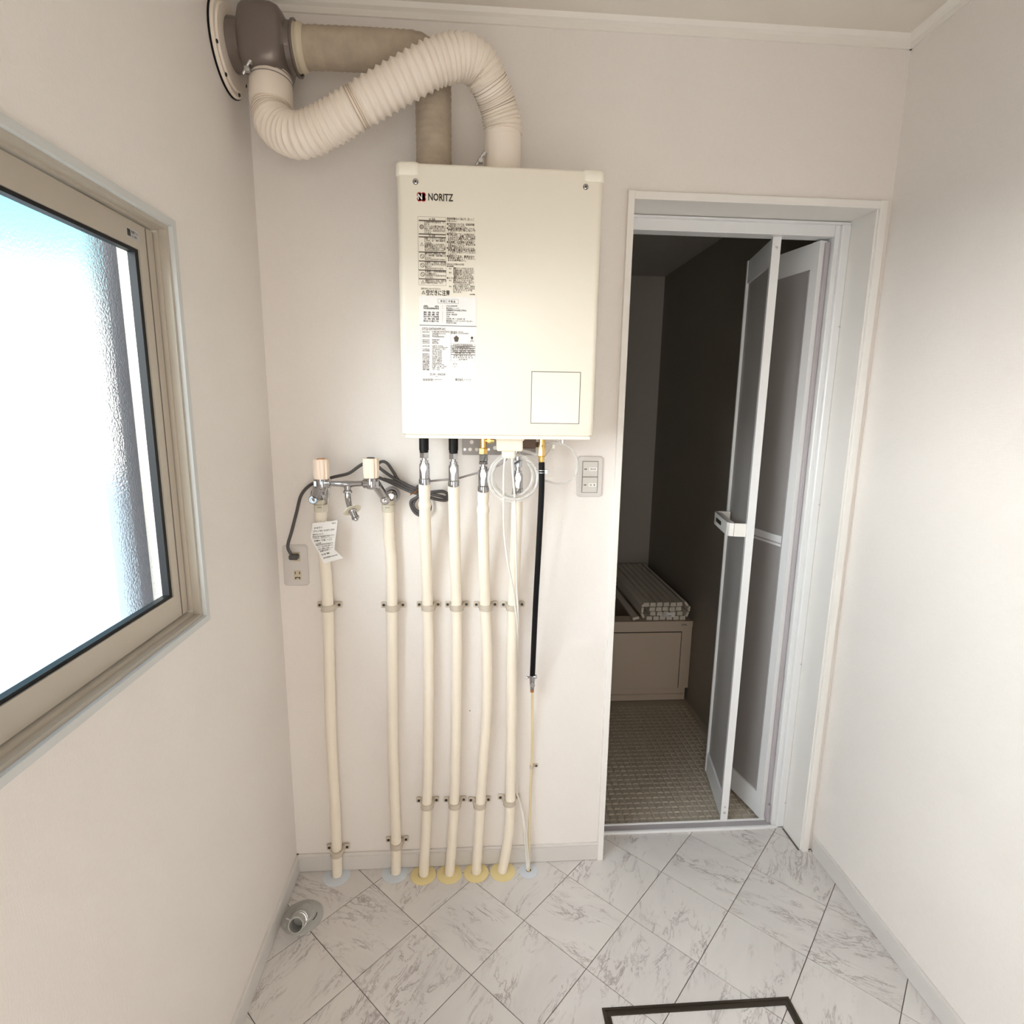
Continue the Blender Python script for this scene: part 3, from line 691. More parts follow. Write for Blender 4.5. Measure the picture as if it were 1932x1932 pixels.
L1 = [(418, '\u706f\u6cb9(JIS1\u53f7\u706f\u6cb9)\u3092\u5fc5\u305a\u4f7f', 1), (421.6, '\u7528\u3059\u308b', .25), (426, '\u30ac\u30bd\u30ea\u30f3\u306a\u3069\u63ee\u767a\u6027\u306e\u9ad8\u3044', 1), (430, '\u6cb9\u306f\u3001\u7d76\u5bfe\u306b\u4f7f\u7528\u3057\u306a\u3044\u3067', 1), (434, '\u304f\u3060\u3055\u3044\u3002\u706b\u707d\u306e\u304a\u305d\u308c\u304c', 1), (438, '\u3042\u308a\u307e\u3059\u3002', .36),
      (448.7, '\u7d66\u6e6f\u30fb\u30b7\u30e3\u30ef\u30fc\u30fb\u5165\u6d74\u3059\u308b', 1), (452.6, '\u3068\u304d\u306f\u3001\u5fc5\u305a\u6e6f\u306e\u6e29\u5ea6\u3092', 1), (456.4, '\u78ba\u304b\u3081\u308b', .33), (460.2, '\u7d66\u6e6f\u6e29\u5ea6\u306e\u3075\u308d\u304c\u307e\u6a5f\u80fd\u3001', .98), (464, '\u9ad8\u6e29\u3067\u51fa\u6e6f\u3059\u308b\u3053\u3068\u304c\u3042\u308b', 1), (467.8, '\u3055\u3057\u6c34\u3084\u6e6f\u3092\u8db3\u3055\u305a\u78ba\u8a8d', 1), (471.6, '\u3084\u3051\u3069\u306e\u304a\u305d\u308c\u304c\u3042\u308a\u307e\u3059\u3002', .98),
      (477, '\u904b\u8ee2\u4e2d\u3084\u4f7f\u7528\u76f4\u5f8c\u306f\u3001\u6392\u6c17', 1), (480.9, '\u53e3\u30fb\u6392\u6c17\u7b52\u30fb\u7d66\u6c17\u7b52\u306b\u3055', 1), (484.6, '\u308f\u3089\u306a\u3044', .32), (488.4, '\u3084\u3051\u3069\u306e\u304a\u305d\u308c\u304c\u3042\u308a\u307e\u3059\u3002', .98),
      (494, '\u6a5f\u5668\u672c\u4f53\u30fb\u6392\u6c17\u53e3\u30fb\u7d66\u6c17\u7b52', 1), (497.8, '\u306e\u8fd1\u304f\u306b\u71c3\u3048\u3084\u3059\u3044\u3082\u306e\u3092', 1), (501.6, '\u7f6e\u304b\u306a\u3044', .32), (505.4, '\u706b\u707d\u306e\u304a\u305d\u308c\u304c\u3042\u308a\u307e\u3059\u3002', .9),
      (511, '\u6a5f\u5668\u672c\u4f53\u30fb\u7d66\u6392\u6c17\u7b52\u3092\u5e03\u306a', 1), (514.8, '\u3069\u3067\u8986\u308f\u306a\u3044', .56), (518.6, '\u4e0d\u5b8c\u5168\u71c3\u713c\u3084\u706b\u707d\u306e\u304a\u305d\u308c', 1), (522.2, '\u304c\u3042\u308a\u307e\u3059\u3002', .4),
      (528.4, '\u9577\u671f\u4e0d\u5728\u306e\u3068\u304d\u306f\u3001\u6c34\u629c\u304d', 1), (532.2, '\u3084\u51cd\u7d50\u4e88\u9632\u3092\u5fc5\u305a\u884c\u3046', .84)]
for v, s, k in L1: fbox(b, s, 800+(v-418)*.02, v, 800+(v-418)*.02+39.5*k, v+2.9)
R1 = [(411.8, 0, '\u53d6\u6271\u8aac\u660e\u66f8\u3092\u3088\u304f\u8aad\u3093\u3067\u3001\u6b63\u3057\u304f\u3054', 1), (415.8, 0, '\u4f7f\u7528\u304f\u3060\u3055\u3044', .36), (422, 0, '\u25cf\u4f7f\u7528\u65b9\u6cd5\u306b\u3064\u3044\u3066\u306f\u3001\u53d6\u6271\u8aac\u660e\u66f8', 1), (425.8, 2, '\u306e\u6307\u793a\u306b\u5f93\u3063\u3066\u304f\u3060\u3055\u3044\u3002', .65), (430, 0, '\u25cf\u5165\u6d74\u5264\u306f\u8aac\u660e\u66f8\u306b\u8a18\u8f09\u3057\u3066\u3042\u308b', 1), (433.6, 2, '\u7a2e\u985e\u4ee5\u5916\u306f\u4f7f\u7528\u3057\u306a\u3044\u3067', 1), (437.4, 2, '\u304f\u3060\u3055\u3044\u3002', .3),
      (441, 0, '\u25cf\u6a5f\u5668\u306b\u306f\u5fc5\u305a\u30a2\u30fc\u30b9\u3092\u53d6\u308a\u4ed8\u3051', 1), (444.6, 2, '\u3066\u304f\u3060\u3055\u3044\u3002\u5730\u9707\u3001\u706b\u707d\u306a\u3069\u306e', 1), (448.4, 2, '\u3068\u304d\u306f\u3059\u3050\u306b\u904b\u8ee2\u3092\u6b62\u3081\u3001\u70b9\u691c\u3092', 1), (452.2, 2, '\u53d7\u3051\u3066\u304b\u3089\u4f7f\u7528\u3057\u3066\u304f\u3060\u3055\u3044\u3002', .98),
      (456, 0, '\u25cf\u70b9\u691c\u6574\u5099\u306f\u5b9a\u671f\u7684\u306b\u8ca9\u58f2\u5e97\u306b', 1), (459.8, 2, '\u4f9d\u983c\u3057\u3066\u304f\u3060\u3055\u3044\u3002\u5b89\u5168\u306e\u305f\u3081', 1), (463.4, 2, '\u5206\u89e3\u4fee\u7406\u306f\u3057\u306a\u3044\u3067', .6), (467.2, 0, '\u25cf\u51ac\u671f\u3001\u51cd\u7d50\u306e\u304a\u305d\u308c\u306e\u3042\u308b\u3068\u304d\u306f', 1), (471, 2, '\u8aac\u660e\u66f8\u306e\u51cd\u7d50\u4e88\u9632\u3092\u53c2\u7167', 1), (474.8, 2, '\u3057\u3066\u6c34\u629c\u304d\u3092\u884c\u3063\u3066\u304f\u3060\u3055\u3044', 1), (478.4, 2, '\u304f\u3060\u3055\u3044\u3002', .33),
      (482.4, 0, '\u25cf\u7570\u5e38\u306e\u3068\u304d\u306f\u3001\u96fb\u6e90\u3092\u5207\u308a', 1), (486.2, 2, '\u8ca9\u58f2\u5e97\u306b\u9023\u7d61\u3057\u3066\u304f\u3060\u3055\u3044\u3001', 1), (490, 2, '\u307e\u305f\u306f\u4fee\u7406\u7a93\u53e3\u3078\u3002', .66), (497.4, 0, '\u3010\u70b9\u706b\u304a\u3088\u3073\u6d88\u706b\u306e\u65b9\u6cd5\u3011', .62), (501, 0, '\u25cf\u7d66\u6e6f\u904b\u8ee2', .26),
      (505.4, 12, '\u904b\u8ee2\u30b9\u30a4\u30c3\u30c1\u3092\u5165\u308c\u307e\u3059\u3002', .76), (509.2, 12, '\u7d66\u6e6f\u6813\u3092\u958b\u304f\u3068\u70b9\u706b\u3057\u307e\u3059\u3002', .76), (513, 12, '\u7d66\u6e6f\u6813\u3092\u9589\u3058\u308b\u3068\u6d88\u706b\u3057\u307e\u3059\u3002', .76), (516.6, 12, '\u9577\u6642\u9593\u4f7f\u7528\u3057\u306a\u3044\u3068\u304d\u306f', .68), (520.4, 13, '\u904b\u8ee2\u30b9\u30a4\u30c3\u30c1\u3092\u5207\u308a\u307e\u3059\u3002', .74), (524, 0, '\u25cf\u3075\u308d\u904b\u8ee2(\u6d74\u69fd\u306e\u6c34\u3092\u78ba\u8a8d)', .98),
      (527.8, 12, '\u904b\u8ee2\u30b9\u30a4\u30c3\u30c1\u3092\u5165\u308c\u307e\u3059\u3002', .72), (531.6, 12, '\u8a2d\u5b9a\u6e29\u5ea6\u3092\u6c7a\u3081\u3001\u7d9a\u3051\u3066', .76), (535.4, 14, '\u30b9\u30a4\u30c3\u30c1\u3092\u5165\u308c\u307e\u3059\u3002', .6), (539, 12, '\u8a2d\u5b9a\u3057\u305f\u6e29\u5ea6\u306b\u306a\u308b\u3068\u3001\u81ea\u52d5\u7684', .78), (542.8, 12, '\u306b\u505c\u6b62\u3057\u307e\u3059\u3002\u9014\u4e2d\u3067\u6b62\u3081\u308b', .78), (546.4, 12, '\u3068\u304d\u306f\u30b9\u30a4\u30c3\u30c1\u3092', .7), (550, 12, '\u5207\u308a\u307e\u3059\u3002', .32)]
for v, du, s, k in R1: fbox(b, s, 843+du, v, 843+du+52*k, v+2.8)
for v, s in ((505.4, '\u70b9\u706b'), (513, '\u6d88\u706b'), (527.8, '\u70b9\u706b'), (539, '\u6d88\u706b')): fbox(b, s, 847, v, 852, v+2.8)
fbox(b, '(\u7a7a\u713c\u304d\u3092\u3057\u306a\u3044\u3067\u304f\u3060\u3055\u3044)', 794.5, 543.5, 831, 546.5); fbox(b, 'A0HXMM', 886, 554.5, 896, 556.8)
b.build('warning_print', 'ink2', heater, smooth=False, fix=False)
b = MB(); tri(b, 799, 552.5, .0052, w=.0009); fbox(b, '\u7a7a\u3060\u304d\u306b\u6ce8\u610f', 804, 547.5, 848.5, 557.3)
b.build('large_warning_print', 'ink', heater, smooth=False, fix=False)

def sticker(u0, v0, u1, v1):
    p = HF(u0, v1); q = HF(u1, v0); return MB().box((p.x, YF-.0006, p.z), (q.x, YF+.001, q.z)).build('sticker', 'paper', heater, smooth=False)
st1 = sticker(791, 561, 899, 614); st2 = sticker(793.5, 615.5, 899.5, 722.5)
def pl2(a, c): return (a, YF-.0010, c)
b = MB(); rect(b, 826, 565, 865, 572, .0004, pl2); fbox(b, '\u7279 \u5b9a \u4fdd \u5b88 \u88fd \u54c1', 831, 566.8, 859, 570.6, pl2)
LB_ = ['\u54c1    \u540d', '\u7279\u5b9a\u88fd\u9020\u4e8b\u696d\u8005\u7b49\u540d', '', '\u88fd \u9020 \u5e74 \u6708', '\u88fd \u9020 \u756a \u53f7', '\u8a2d\u8a08\u6a19\u6e96\u4f7f\u7528\u671f\u9593', '\u70b9 \u691c \u671f \u9593', '\u554f\u5408\u305b\u9023\u7d61\u5148', '']
RB_ = ['OTQ-G4706WFF', '\u682a\u5f0f\u4f1a\u793e\u30ce\u30fc\u30ea\u30c4', '\u5175\u5eab\u770c\u795e\u6238\u5e02\u4e2d\u592e\u533a\u6c5f\u6238\u753a93', '2025\u5e74 4\u6708', '25.04 - 006238', '10\u5e74', '2034\u5e74 1\u6708 \u301c 2036\u5e74 1\u6708', '\u682a\u5f0f\u4f1a\u793e\u30ce\u30fc\u30ea\u30c4 \u30b3\u30f3\u30bf\u30af\u30c8\u30bb\u30f3\u30bf\u30fc', '0120-911-026']
WB_ = [21, 24, 38, 14, 20, 6, 35, 50, 19]; VB_ = [576.5, 580.6, 584.5, 588.2, 592.2, 596.3, 600.5, 604.6, 608]
for l, r_, w_, v in zip(LB_, RB_, WB_, VB_):
    if l: fbox(b, l, 799, v, 828, v+2.7, pl2); fbox(b, ':', 834.6, v, 835.2, v+2.4, pl2)
    fbox(b, r_, 842, v, 842+w_, v+2.5, pl2)
b.build('sticker_print', 'ink', st1, smooth=False, fix=False)
b = MB()
fbox(b, 'OTQ-G4706WFF-RC', 796, 618.8, 841, 623, pl2)
rect(b, 795.5, 624.5, 850.5, 713, .00025, pl2)
col = [('\u578b\u5f0f\u306e\u547c\u3073', 'UIB-M-4747(FF)'), ('', '\u77f3\u6cb9\u7d66\u6e6f\u6a5f\u4ed8\u3075\u308d\u304c\u307e'), ('\u71c3\u713c\u65b9\u5f0f', '\u5727\u529b\u5674\u9727'), ('\u7d66\u6392\u6c17\u65b9\u5f0f', '\u5c4b\u5185\u7528\u5f37\u5236\u7d66\u6392\u6c17\u5f62'), None, ('\u52a0\u71b1\u65b9\u5f0f', '\u77ac\u9593\u8caf\u6e6f\u5f0f'), ('\u7528\u9014\u533a\u5206', '\u7d66\u6e6f\u7528'), ('\u70b9\u706b\u65b9\u5f0f', '\u9ad8\u5727\u653e\u96fb'), ('\u5236\u5fa1\u65b9\u5f0f', '\u96fb\u5b50\u5236\u5fa1\u5f0f'), ('\u7d66\u6392\u6c17\u7b52', 'QFT-4706'), ('', 'QFW-G4706AFF'), ('\u4f7f\u7528\u71c3\u6599', '\u706f\u6cb9(JIS 1\u53f7)'), ('\u71c3\u6599\u6d88\u8cbb\u91cf', '5.6 L/h'), ('', '57.5 kW'), ('\u9023\u7d9a\u7d66\u6e6f\u51fa\u529b', '46.5 kW'), ('\u9023\u7d9a\u52a0\u71b1\u51fa\u529b', '11.6 kW'), ('\u4f1d\u71b1\u9762\u7a4d', '0.98 m2'), ('\u4f7f\u7528\u6c34\u5727', '500 kPa'), ('\u6c34\u5727', '0.5 MPa'), ('\u96fb\u6e90', 'AC 100V'), ('\u5468\u6ce2\u6570', '50/60Hz'), ('\u6d88\u8cbb\u96fb\u529b', '120/115 W'), ('\u5f85\u6a5f\u6642', '1.8  1.8  W'), ('\u51cd\u7d50\u4e88\u9632', '90  90  W'), ('\u8cea\u91cf', '41 kg')]
v = 625.4
for c_ in col:
    if c_:
        if c_[0]: fbox(b, c_[0], 797, v, 810.5, v+2.2, pl2)
        fbox(b, c_[1], 815.5, v, 815.5+min(33, 2.2*len(c_[1])+3), v+2.2, pl2)
    v += 2.95
fbox(b, '25.04 - 006238', 811, 704.4, 840, 708, pl2); fbox(b, 'KKK', 822, 709.3, 826, 711, pl2)
for k in range(13): rect(b, 798+k*1.55, 714.3, 798+k*1.55+(.7, 1.0, .5)[k % 3], 718.6, None, pl2)
fbox(b, 'MADE IN JAPAN', 820, 715.5, 834, 717.6, pl2); fbox(b, '\u682a\u5f0f\u4f1a\u793e\u30ce\u30fc\u30ea\u30c4', 859, 714, 888.5, 718.8, pl2)
fbox(b, '\u8a8d\u8a3c\u756a\u53f7 : BF-924', 850, 625.2, 874, 627.2, pl2); fbox(b, '\u578b\u5f0f\u756a\u53f7 : OTQ-G4706FF', 850, 628.2, 884, 630.2, pl2)
pc = HF(861, 639); b.add([pl2(pc.x+sx_, pc.z+sz_) for sx_, sz_ in ((0, .0072), (.006, .002), (.0035, -.007), (-.0035, -.007), (-.006, .002))], [(0, 1, 2, 3, 4)])
rect(b, 884, 634, 896.5, 645.5, .0002, pl2); disc(b, 890.5, 637.5, 0, .0028, pl2); rect(b, 890, 637, 891, 643, None, pl2); fbox(b, 'JHIA', 886.5, 642.6, 894.5, 644.8, pl2)
rect(b, 851, 649, 896.5, 680.5, .0003, pl2)
for v in (653.3, 656.6, 660.8, 664.6, 669): rect(b, 851, v, 896.5, v+.25, None, pl2)
for v, s, u0, u1 in ((649.9, '\u65e5\u672c\u71c3\u713c\u6a5f\u5668\u691c\u67fb\u5354\u4f1a', 855, 892), (653.9, '\u77f3\u6cb9\u7d66\u6e6f\u6a5f\u8a8d\u8a3c\u7b2c 56', 859, 886), (657.3, '\u7701\u30a8\u30cd \u5e74\u5ea6 \u52b9\u7387 \u533a\u5206', 852.5, 894), (661.5, '2025  88.0%  83.4%', 854, 895), (665.3, '\u691c\u67fb\u5408\u683c\u8a3c', 858, 891), (670.2, '\u8a2d\u7f6e\u5de5\u4e8b\u8005 \u6c0f\u540d 25.04', 856, 891), (673.7, '\u65bd\u5de5\u5e74\u6708\u65e5 \u5e74 \u6708 \u65e5', 855, 892), (677.3, '\u767b\u9332\u756a\u53f7', 865, 882)):
    fbox(b, s, u0, v, u1, v+2.2, pl2)
disc(b, 858.5, 689, .0052, .0056, pl2); fbox(b, 'P S', 855.6, 686, 861.5, 688.3, pl2); fbox(b, 'E', 857.8, 690, 859.4, 692, pl2)
b.build('sticker_print', 'ink2', st2, smooth=False, fix=False)

# inspection panel outline lower right
p = HF(1001, 799); q = HF(1096, 702)
b = MB(); b.frame((p.x, p.z, q.x, q.z), (p.x+.0014, p.z+.0014, q.x-.0014, q.z-.0014), 'y', YF-.0004, YF+.002); b.build('panel_seam', 'ink2', heater, smooth=False)
b = MB(); b.box((p.x+.0014, YF-.001, p.z+.0014), (q.x-.0014, YF+.002, q.z-.0014), .0004); b.build('inspection_panel', 'heater', heater, smooth=False)

# fittings under the heater
ZB = Z0-.008
def P3(u, v, y): return PY(u, v, y)
VY = -.10
for u in (800, 855.5):
    p = P3(u, 853, VY); b = MB(); b.tube([(p.x, VY, ZB), (p.x, VY, ZB-.006), (p.x, VY, ZB-.006), (p.x, VY, p.z+.008), (p.x, VY, p.z+.008), (p.x, VY, p.z-.002)], [.017, .017, .0125, .0125, .0115, .0115], 20)
    b.lathe((p.x, VY, p.z+.006), (0, 0, 1), [(0, .0128), (.002, .0128)], 20); b.build('black_socket', 'black', heater)
p = P3(912, 856, VY); b = MB(); b.tube([(p.x, VY, ZB), (p.x, VY, p.z+.010)], .0085, 16); b.tube([(p.x, VY-.001, ZB-.012), (p.x+.028, VY-.001, ZB-.012)], .006, 14)
b.lathe((p.x, VY, p.z), (0, 0, 1), [(0, .0125), (.014, .0125), (.016, .010)], 6); b.lathe((p.x+.010, VY, ZB-.012), (1, 0, 0), [(0, .008), (.008, .008)], 6); b.build('brass_elbow', 'brass', heater)
p = P3(1022, 850, -.13); b = MB(); b.tube([(p.x, -.13, ZB), (p.x, -.13, p.z-.005)], .0085, 16); b.lathe((p.x, -.13, p.z-.014), (0, 0, 1), [(0, .0085), (.001, .0095), (.028, .0095), (.030, .008)], 6)
b.lathe((p.x, -.13, p.z-.032), (0, 0, 1), [(0, .006), (.006, .008), (.012, .0075), (.018, .009)], 18); b.build('brass_oil_inlet', 'brass', heater)
p = P3(1000, 840, -.09); b = MB(); b.box((p.x-.022, -.11, p.z-.008), (p.x+.014, -.08, ZB), .003); b.cyl((p.x+.014, -.095, p.z+.002), (p.x+.022, -.095, p.z+.002), .007); b.build('brown_oil_filter', 'brown', heater)
a = P3(937, 849, -.15); c = P3(986, 828, -.15)
b = MB(); b.box((a.x, -.165, a.z-.002), (c.x, -.11, ZB), .003); b.box((a.x-.003, -.168, c.z-.004), (c.x+.003, -.107, ZB), .002)
q0 = P3(947, 864, -.14); q1 = P3(972, 864, -.14); b.box((q0.x, -.155, q0.z), (q1.x, -.12, a.z), .004)
for k in range(9): b.box((a.x+.006+k*.005, -.1665, a.z+.004), (a.x+.0085+k*.005, -.165, a.z+.006))
tag(b.build('wire_junction_box', 'heater2', heater, smooth=False), 'cream junction box with wires leaving it')
a = P3(872, 858, -.02); c = P3(960, 828, -.02)
b = MB(); b.box((a.x, -.016, a.z), (a.x+.205, -.013, Z0+.01), .001); br = b.build('mounting_bracket', 'bracket', heater, smooth=False)
for u, v, r_, m in ((887, 848, .0050, 'wall'), (899.5, 848, .0050, 'wall'), (934, 845, .0055, 'wall'), (877, 848, .0036, 'steel'), (922, 848, .0036, 'steel'), (890, 834, .0055, 'wall')):
    p = P3(u, v, -.0165); MB().lathe((p.x, -.0162, p.z), (0, -1, 0), [(0, r_), (.0006, r_), (.0006, 0)], 16).build('bracket_hole', m, br)
p = P3(1062, 832, -.17); b = MB(); b.cyl((p.x, -.17, ZB), (p.x, -.17, p.z-.006), .0035, seg=12); b.lathe((p.x, -.17, p.z-.004), (0, 0, 1), [(0, .0048), (.003, .0048)], 12); b.build('drain_screw', 'steel', heater)

# ================================================================== FLUE: terminal, exhaust, intake
FYc, FZc = -.121, 2.231
term = thing('flue_terminal', (0, FYc, FZc), 'round cream wall flange with grey-brown metal flue box, top left', 'flue')
b = MB(); b.lathe((0, FYc, FZc), (1, 0, 0), [(0, .0945), (.004, .0945), (.004, .09), (0, .09)], 64, True); b.build('seal_ring', 'rubber', term)
b = MB(); b.lathe((0, FYc, FZc), (1, 0, 0), [(0, .0925), (.006, .0925), (.010, .089), (.010, .080), (.014, .078), (.016, .060), (.016, 0)], 64); fl = b.build('flange', 'flex', term)
for a in (200, 240, 290, 335):
    y_ = FYc+.084*math.cos(math.radians(a)); z_ = FZc+.084*math.sin(math.radians(a)); MB().lathe((.0102, y_, z_), (1, 0, 0), [(0, .004), (.002, .004), (.003, .002)], 10).build('flange_screw', 'hole', fl)
TC = (.092, -.121, 2.238)
# boxy rounded body: superellipse cross-section swept along the pipe axis
def sup(t, n): c_, s_ = math.cos(t), math.sin(t); return (abs(c_)**(2/n)*(1 if c_ >= 0 else -1), abs(s_)**(2/n)*(1 if s_ >= 0 else -1))
b = MB(); seg = 48; loops = []
for x, r_, n_ in ((.016, .052, 2), (.034, .051, 2), (.040, .050, 2.3), (.044, .057, 3), (.050, .064, 3.6), (.060, .067, 4.2), (.092, .068, 4.4), (.116, .067, 4.2), (.128, .064, 3.6), (.134, .057, 3), (.139, .050, 2), (.150, .050, 2), (.152, .054, 2), (.157, .0545, 2), (.157, .050, 2), (.120, .049, 2)):
    loops.append([(x, TC[1]+r_*sup(2*math.pi*k/seg, n_)[0], TC[2]+r_*sup(2*math.pi*k/seg, n_)[1]) for k in range(seg)])
vs = [p for l in loops for p in l]; fs = []
for i in range(len(loops)-1):
    for k in range(seg): fs.append((i*seg+k, i*seg+(k+1) % seg, (i+1)*seg+(k+1) % seg, (i+1)*seg+k))
b.add(vs, fs); b.add([(0, 0, 0)]*0, [])
b.build('body', 'terminal', term, angle=60)
b = MB(); b.lathe((.094, -.125, 2.19), (.04, 0, -1), [(0, .047), (.010, .0465), (.016, .042), (.03, .042)], 32); b.build('outlet_neck', 'terminal', term)

# exhaust: cloth-wrapped pipe, right along the wall then down
exh = thing('exhaust_duct', (.459, -.121, 1.97), 'tan cloth-wrapped exhaust pipe running behind the white hose', 'duct')
ex = .459
path = [(.140, -.121, 2.240), (.20, -.121, 2.242)] + [(x, -.121, 2.243) for x in (.26, .32, .37)] + [(ex-.05+.05*math.sin(a), -.121, 2.193+.05*math.cos(a)) for a in [k*math.pi/2/10 for k in range(11)]] + [(ex, -.121, z) for z in (2.15, 2.10, 2.05, 2.02, 1.995, 1.966)]
P_, Ln = resample([Vector(p) for p in path], .004)
random.seed(2); rad = []
for i, p in enumerate(P_):
    t = i/len(P_); w = .0412+.0006*math.sin(i*1.7)+.0004*random.uniform(-1, 1)
    if i < 4: w = .044
    if p.z < 2.00: w -= .0018+.0006*math.sin(i*3)
    rad.append(w)
b = MB(); b.tube(P_, rad, 36); b.build('wrap', 'foil', exh, angle=70)
b = MB()
for k, (x, r_) in enumerate(((.158, .046), (.1625, .043), (.168, .0465), (.175, .043), (.181, .0445))):
    pass
b.lathe((.152, -.121, 2.240), (1, 0, 0), [(0, .045), (.003, .048), (.007, .0455), (.012, .0475), (.019, .046), (.024, .0425)], 36); b.build('wrap_end', 'platehole', exh)
b = MB(); b.lathe((ex, -.121, 1.985), (0, 0, 1), [(0, .0405), (.002, .0415), (.006, .0405), (.010, .0425), (.014, .0405), (.02, .0425), (.026, .041)], 36); b.build('wrap_cuff', 'foil', exh)

# intake: white flexible hose
hose = thing('intake_hose', (.62, -.13, 1.97), 'white ribbed flexible intake hose curving across the top of the wall', 'duct')
TB = Vector((.0955, -.126, 2.178)); TE = PY(512, 196, -.135)
b = MB(); d = (TE-TB).normalized(); b.lathe(TB, d, [(0, .0435), (.003, .0455), ((TE-TB).length, .0465), ((TE-TB).length+.006, .0450), ((TE-TB).length+.006, .040)], 40); b.build('upper_collar', 'flex', hose)
HB = Vector((.620, -.135, 1.966)); HE = PY(949, 243, -.135)
b = MB(); d2 = (HE-HB).normalized(); b.lathe(HB, d2, [(0, .041), (.010, .0425), ((HE-HB).length-.006, .0435), ((HE-HB).length, .0425), ((HE-HB).length, .038)], 40); b.build('lower_collar', 'flex', hose)
def hclamp(c, axis, r, at, scr):
    mb = MB()
    for o_ in (0, .010): mb.lathe(Vector(c)+axis*(at+o_), axis, [(0, r), (.0004, r+.0024), (.0018, r+.0024), (.0022, r)], 40, True)
    cl = mb.build('wire_clamp', 'bracket', hose)
    mb = MB(); s_ = Vector(scr); mb.tube([s_+Vector((.006, -.002, .016)), s_+Vector((-.012, .002, -.010))], .0032, 10); mb.lathe(s_+Vector((.004, -.001, .010)), Vector((.018, -.004, .026)), [(0, .0055), (.008, .0055), (.010, .004)], 8); mb.box((s_.x-.007, s_.y-.006, s_.z-.006), (s_.x+.004, s_.y+.006, s_.z+.004), .001)
    mb.build('clamp_screw', 'steel', cl)
hclamp(TB, d, .0448, .006, PY(468, 130, -.172)); hclamp(HB, d2, .0422, .008, PY(908, 303, -.16))
ctl = [(512, 200, -.136), (515, 222, -.146), (530, 245, -.162), (566, 256, -.185), (612, 239, -.20), (662, 209, -.213), (722, 173, -.216), (782, 139, -.218), (828, 116, -.216), (872, 108, -.206), (904, 124, -.19), (924, 160, -.172), (939, 198, -.152), (948, 236, -.139), (949, 258, -.135)]
pts = smooth_path([PY(*c_) for c_ in ctl], 14); fine, Lh = resample(pts, .0018)
rad = []; ph = 0.0
for i in range(len(fine)):
    t = i/(len(fine)-1)
    tight = t < .055 or .375 < t < .392 or .845 < t < .93
    pitch = .0048 if tight else (.0130 if t < .38 else .0172 if t < .63 else .0115 if t < .8 else .0085)
    ph += (Lh/(len(fine)-1))/pitch; fr = ph % 1.0
    if tight: rad.append(.0415+.0010*math.cos(2*math.pi*fr))
    else:
        k = abs(fr-.5)*2; rad.append(.0402+.0064*(1-k)**1.25)
b = MB(); b.tube(fine, rad, 44, caps=False); b.build('ribbed_hose', 'flex', hose, angle=75)
for t0 in (.376, .382, .388): 
    i = int(t0*(len(fine)-1)); dd = (fine[i+1]-fine[i]).normalized(); MB().lathe(fine[i], dd, [(0, .0405), (.0003, .0431), (.0013, .0431), (.0016, .0405)], 40, True).build('dark_ring', 'flexline', hose)
for t0 in [.012+.008*k for k in range(5)]+[.850+.0085*k for k in range(9)]:
    i = int(t0*(len(fine)-1)); dd = (fine[i+1]-fine[i]).normalized(); MB().lathe(fine[i], dd, [(0, .0402), (.0003, .0422), (.0009, .0422), (.0012, .0402)], 40, True).build('dark_ring', 'flexline', hose)

# ================================================================== PIPES
RP = .0155
def pipe(name, label, ctl, top, bottom_z=0, ring=False, wob=0):
    pts = [PY(*c_) for c_ in ctl]; 
    last = pts[-1]; last.z = -.004
    t = thing(name, (last.x, last.y, 0), label, 'pipe', None)
    P_, L_ = resample(smooth_path(pts, 10), .006); rr_ = []
    for i, p in enumerate(P_):
        r_ = RP+.00025*math.sin(i*.9)
        for wz, wr in (wob or ()):
            r_ += wr*math.exp(-((p.z-wz)/.006)**2)
        rr_.append(r_)
    MB().tube(P_, rr_, 22).build('insulation', 'ins', t, angle=60)
    return t, P_[0]
def valve(t, top, v0, v1, u, nutv, y=VY, rot=0):
    """chrome ball valve with cream lever; v rows are image rows of its top, bottom, nut"""
    zt = PY(u, v0, y).z; zb = PY(u, v1, y).z; x = PY(u, (v0+v1)/2, y).x; zn0 = PY(u, nutv[0], y).z; zn1 = PY(u, nutv[1], y).z
    b = MB(); b.tube([(x, y, zb-.004), (x, y, zb), (x, y, zb+.003), (x, y, zb+.012), (x, y, zb+.014), (x, y, zt-.012), (x, y, zt-.008), (x, y, zt-.008), (x, y, zt)], [.0145, .0152, .0152, .0152, .0135, .0135, .0125, .0105, .0105], 24)
    b.tube([(x, y, zt), (x, y, zn1)], .0066, 16); vo_ = b.build('ball_valve', 'chrome', t)
    MB().lathe((x, y, zn1), (0, 0, 1), [(0, .0118), (.001, .0128), (zn0-zn1-.001, .0128), (zn0-zn1, .0118)], 6).build('union_nut', 'chrome', vo_, smooth=False)
    zc = (zt+zb)/2+.006; b = MB(); yf = y-.0165
    b.cyl((x-.001, y-.010, zc+.006), (x-.001, yf-.002, zc+.006), .006, seg=16)
    prof = [(-.0035, -.022), (.0035, -.022), (.0048, -.006), (.0078, .003), (.0078, .010), (.0045, .016), (.0035, .021), (-.0035, .021), (-.0045, .016), (-.0078, .010), (-.0078, .003), (-.0048, -.006)]
    b.prism([(x-.001+a_, yf, zc+c_) for a_, c_ in prof], (0, -.004, 0)); b.build('lever', 'handle_w', vo_, smooth=False)
M['handle_w'] = mat('cream_white_lever', (.88, .85, .78), .4)

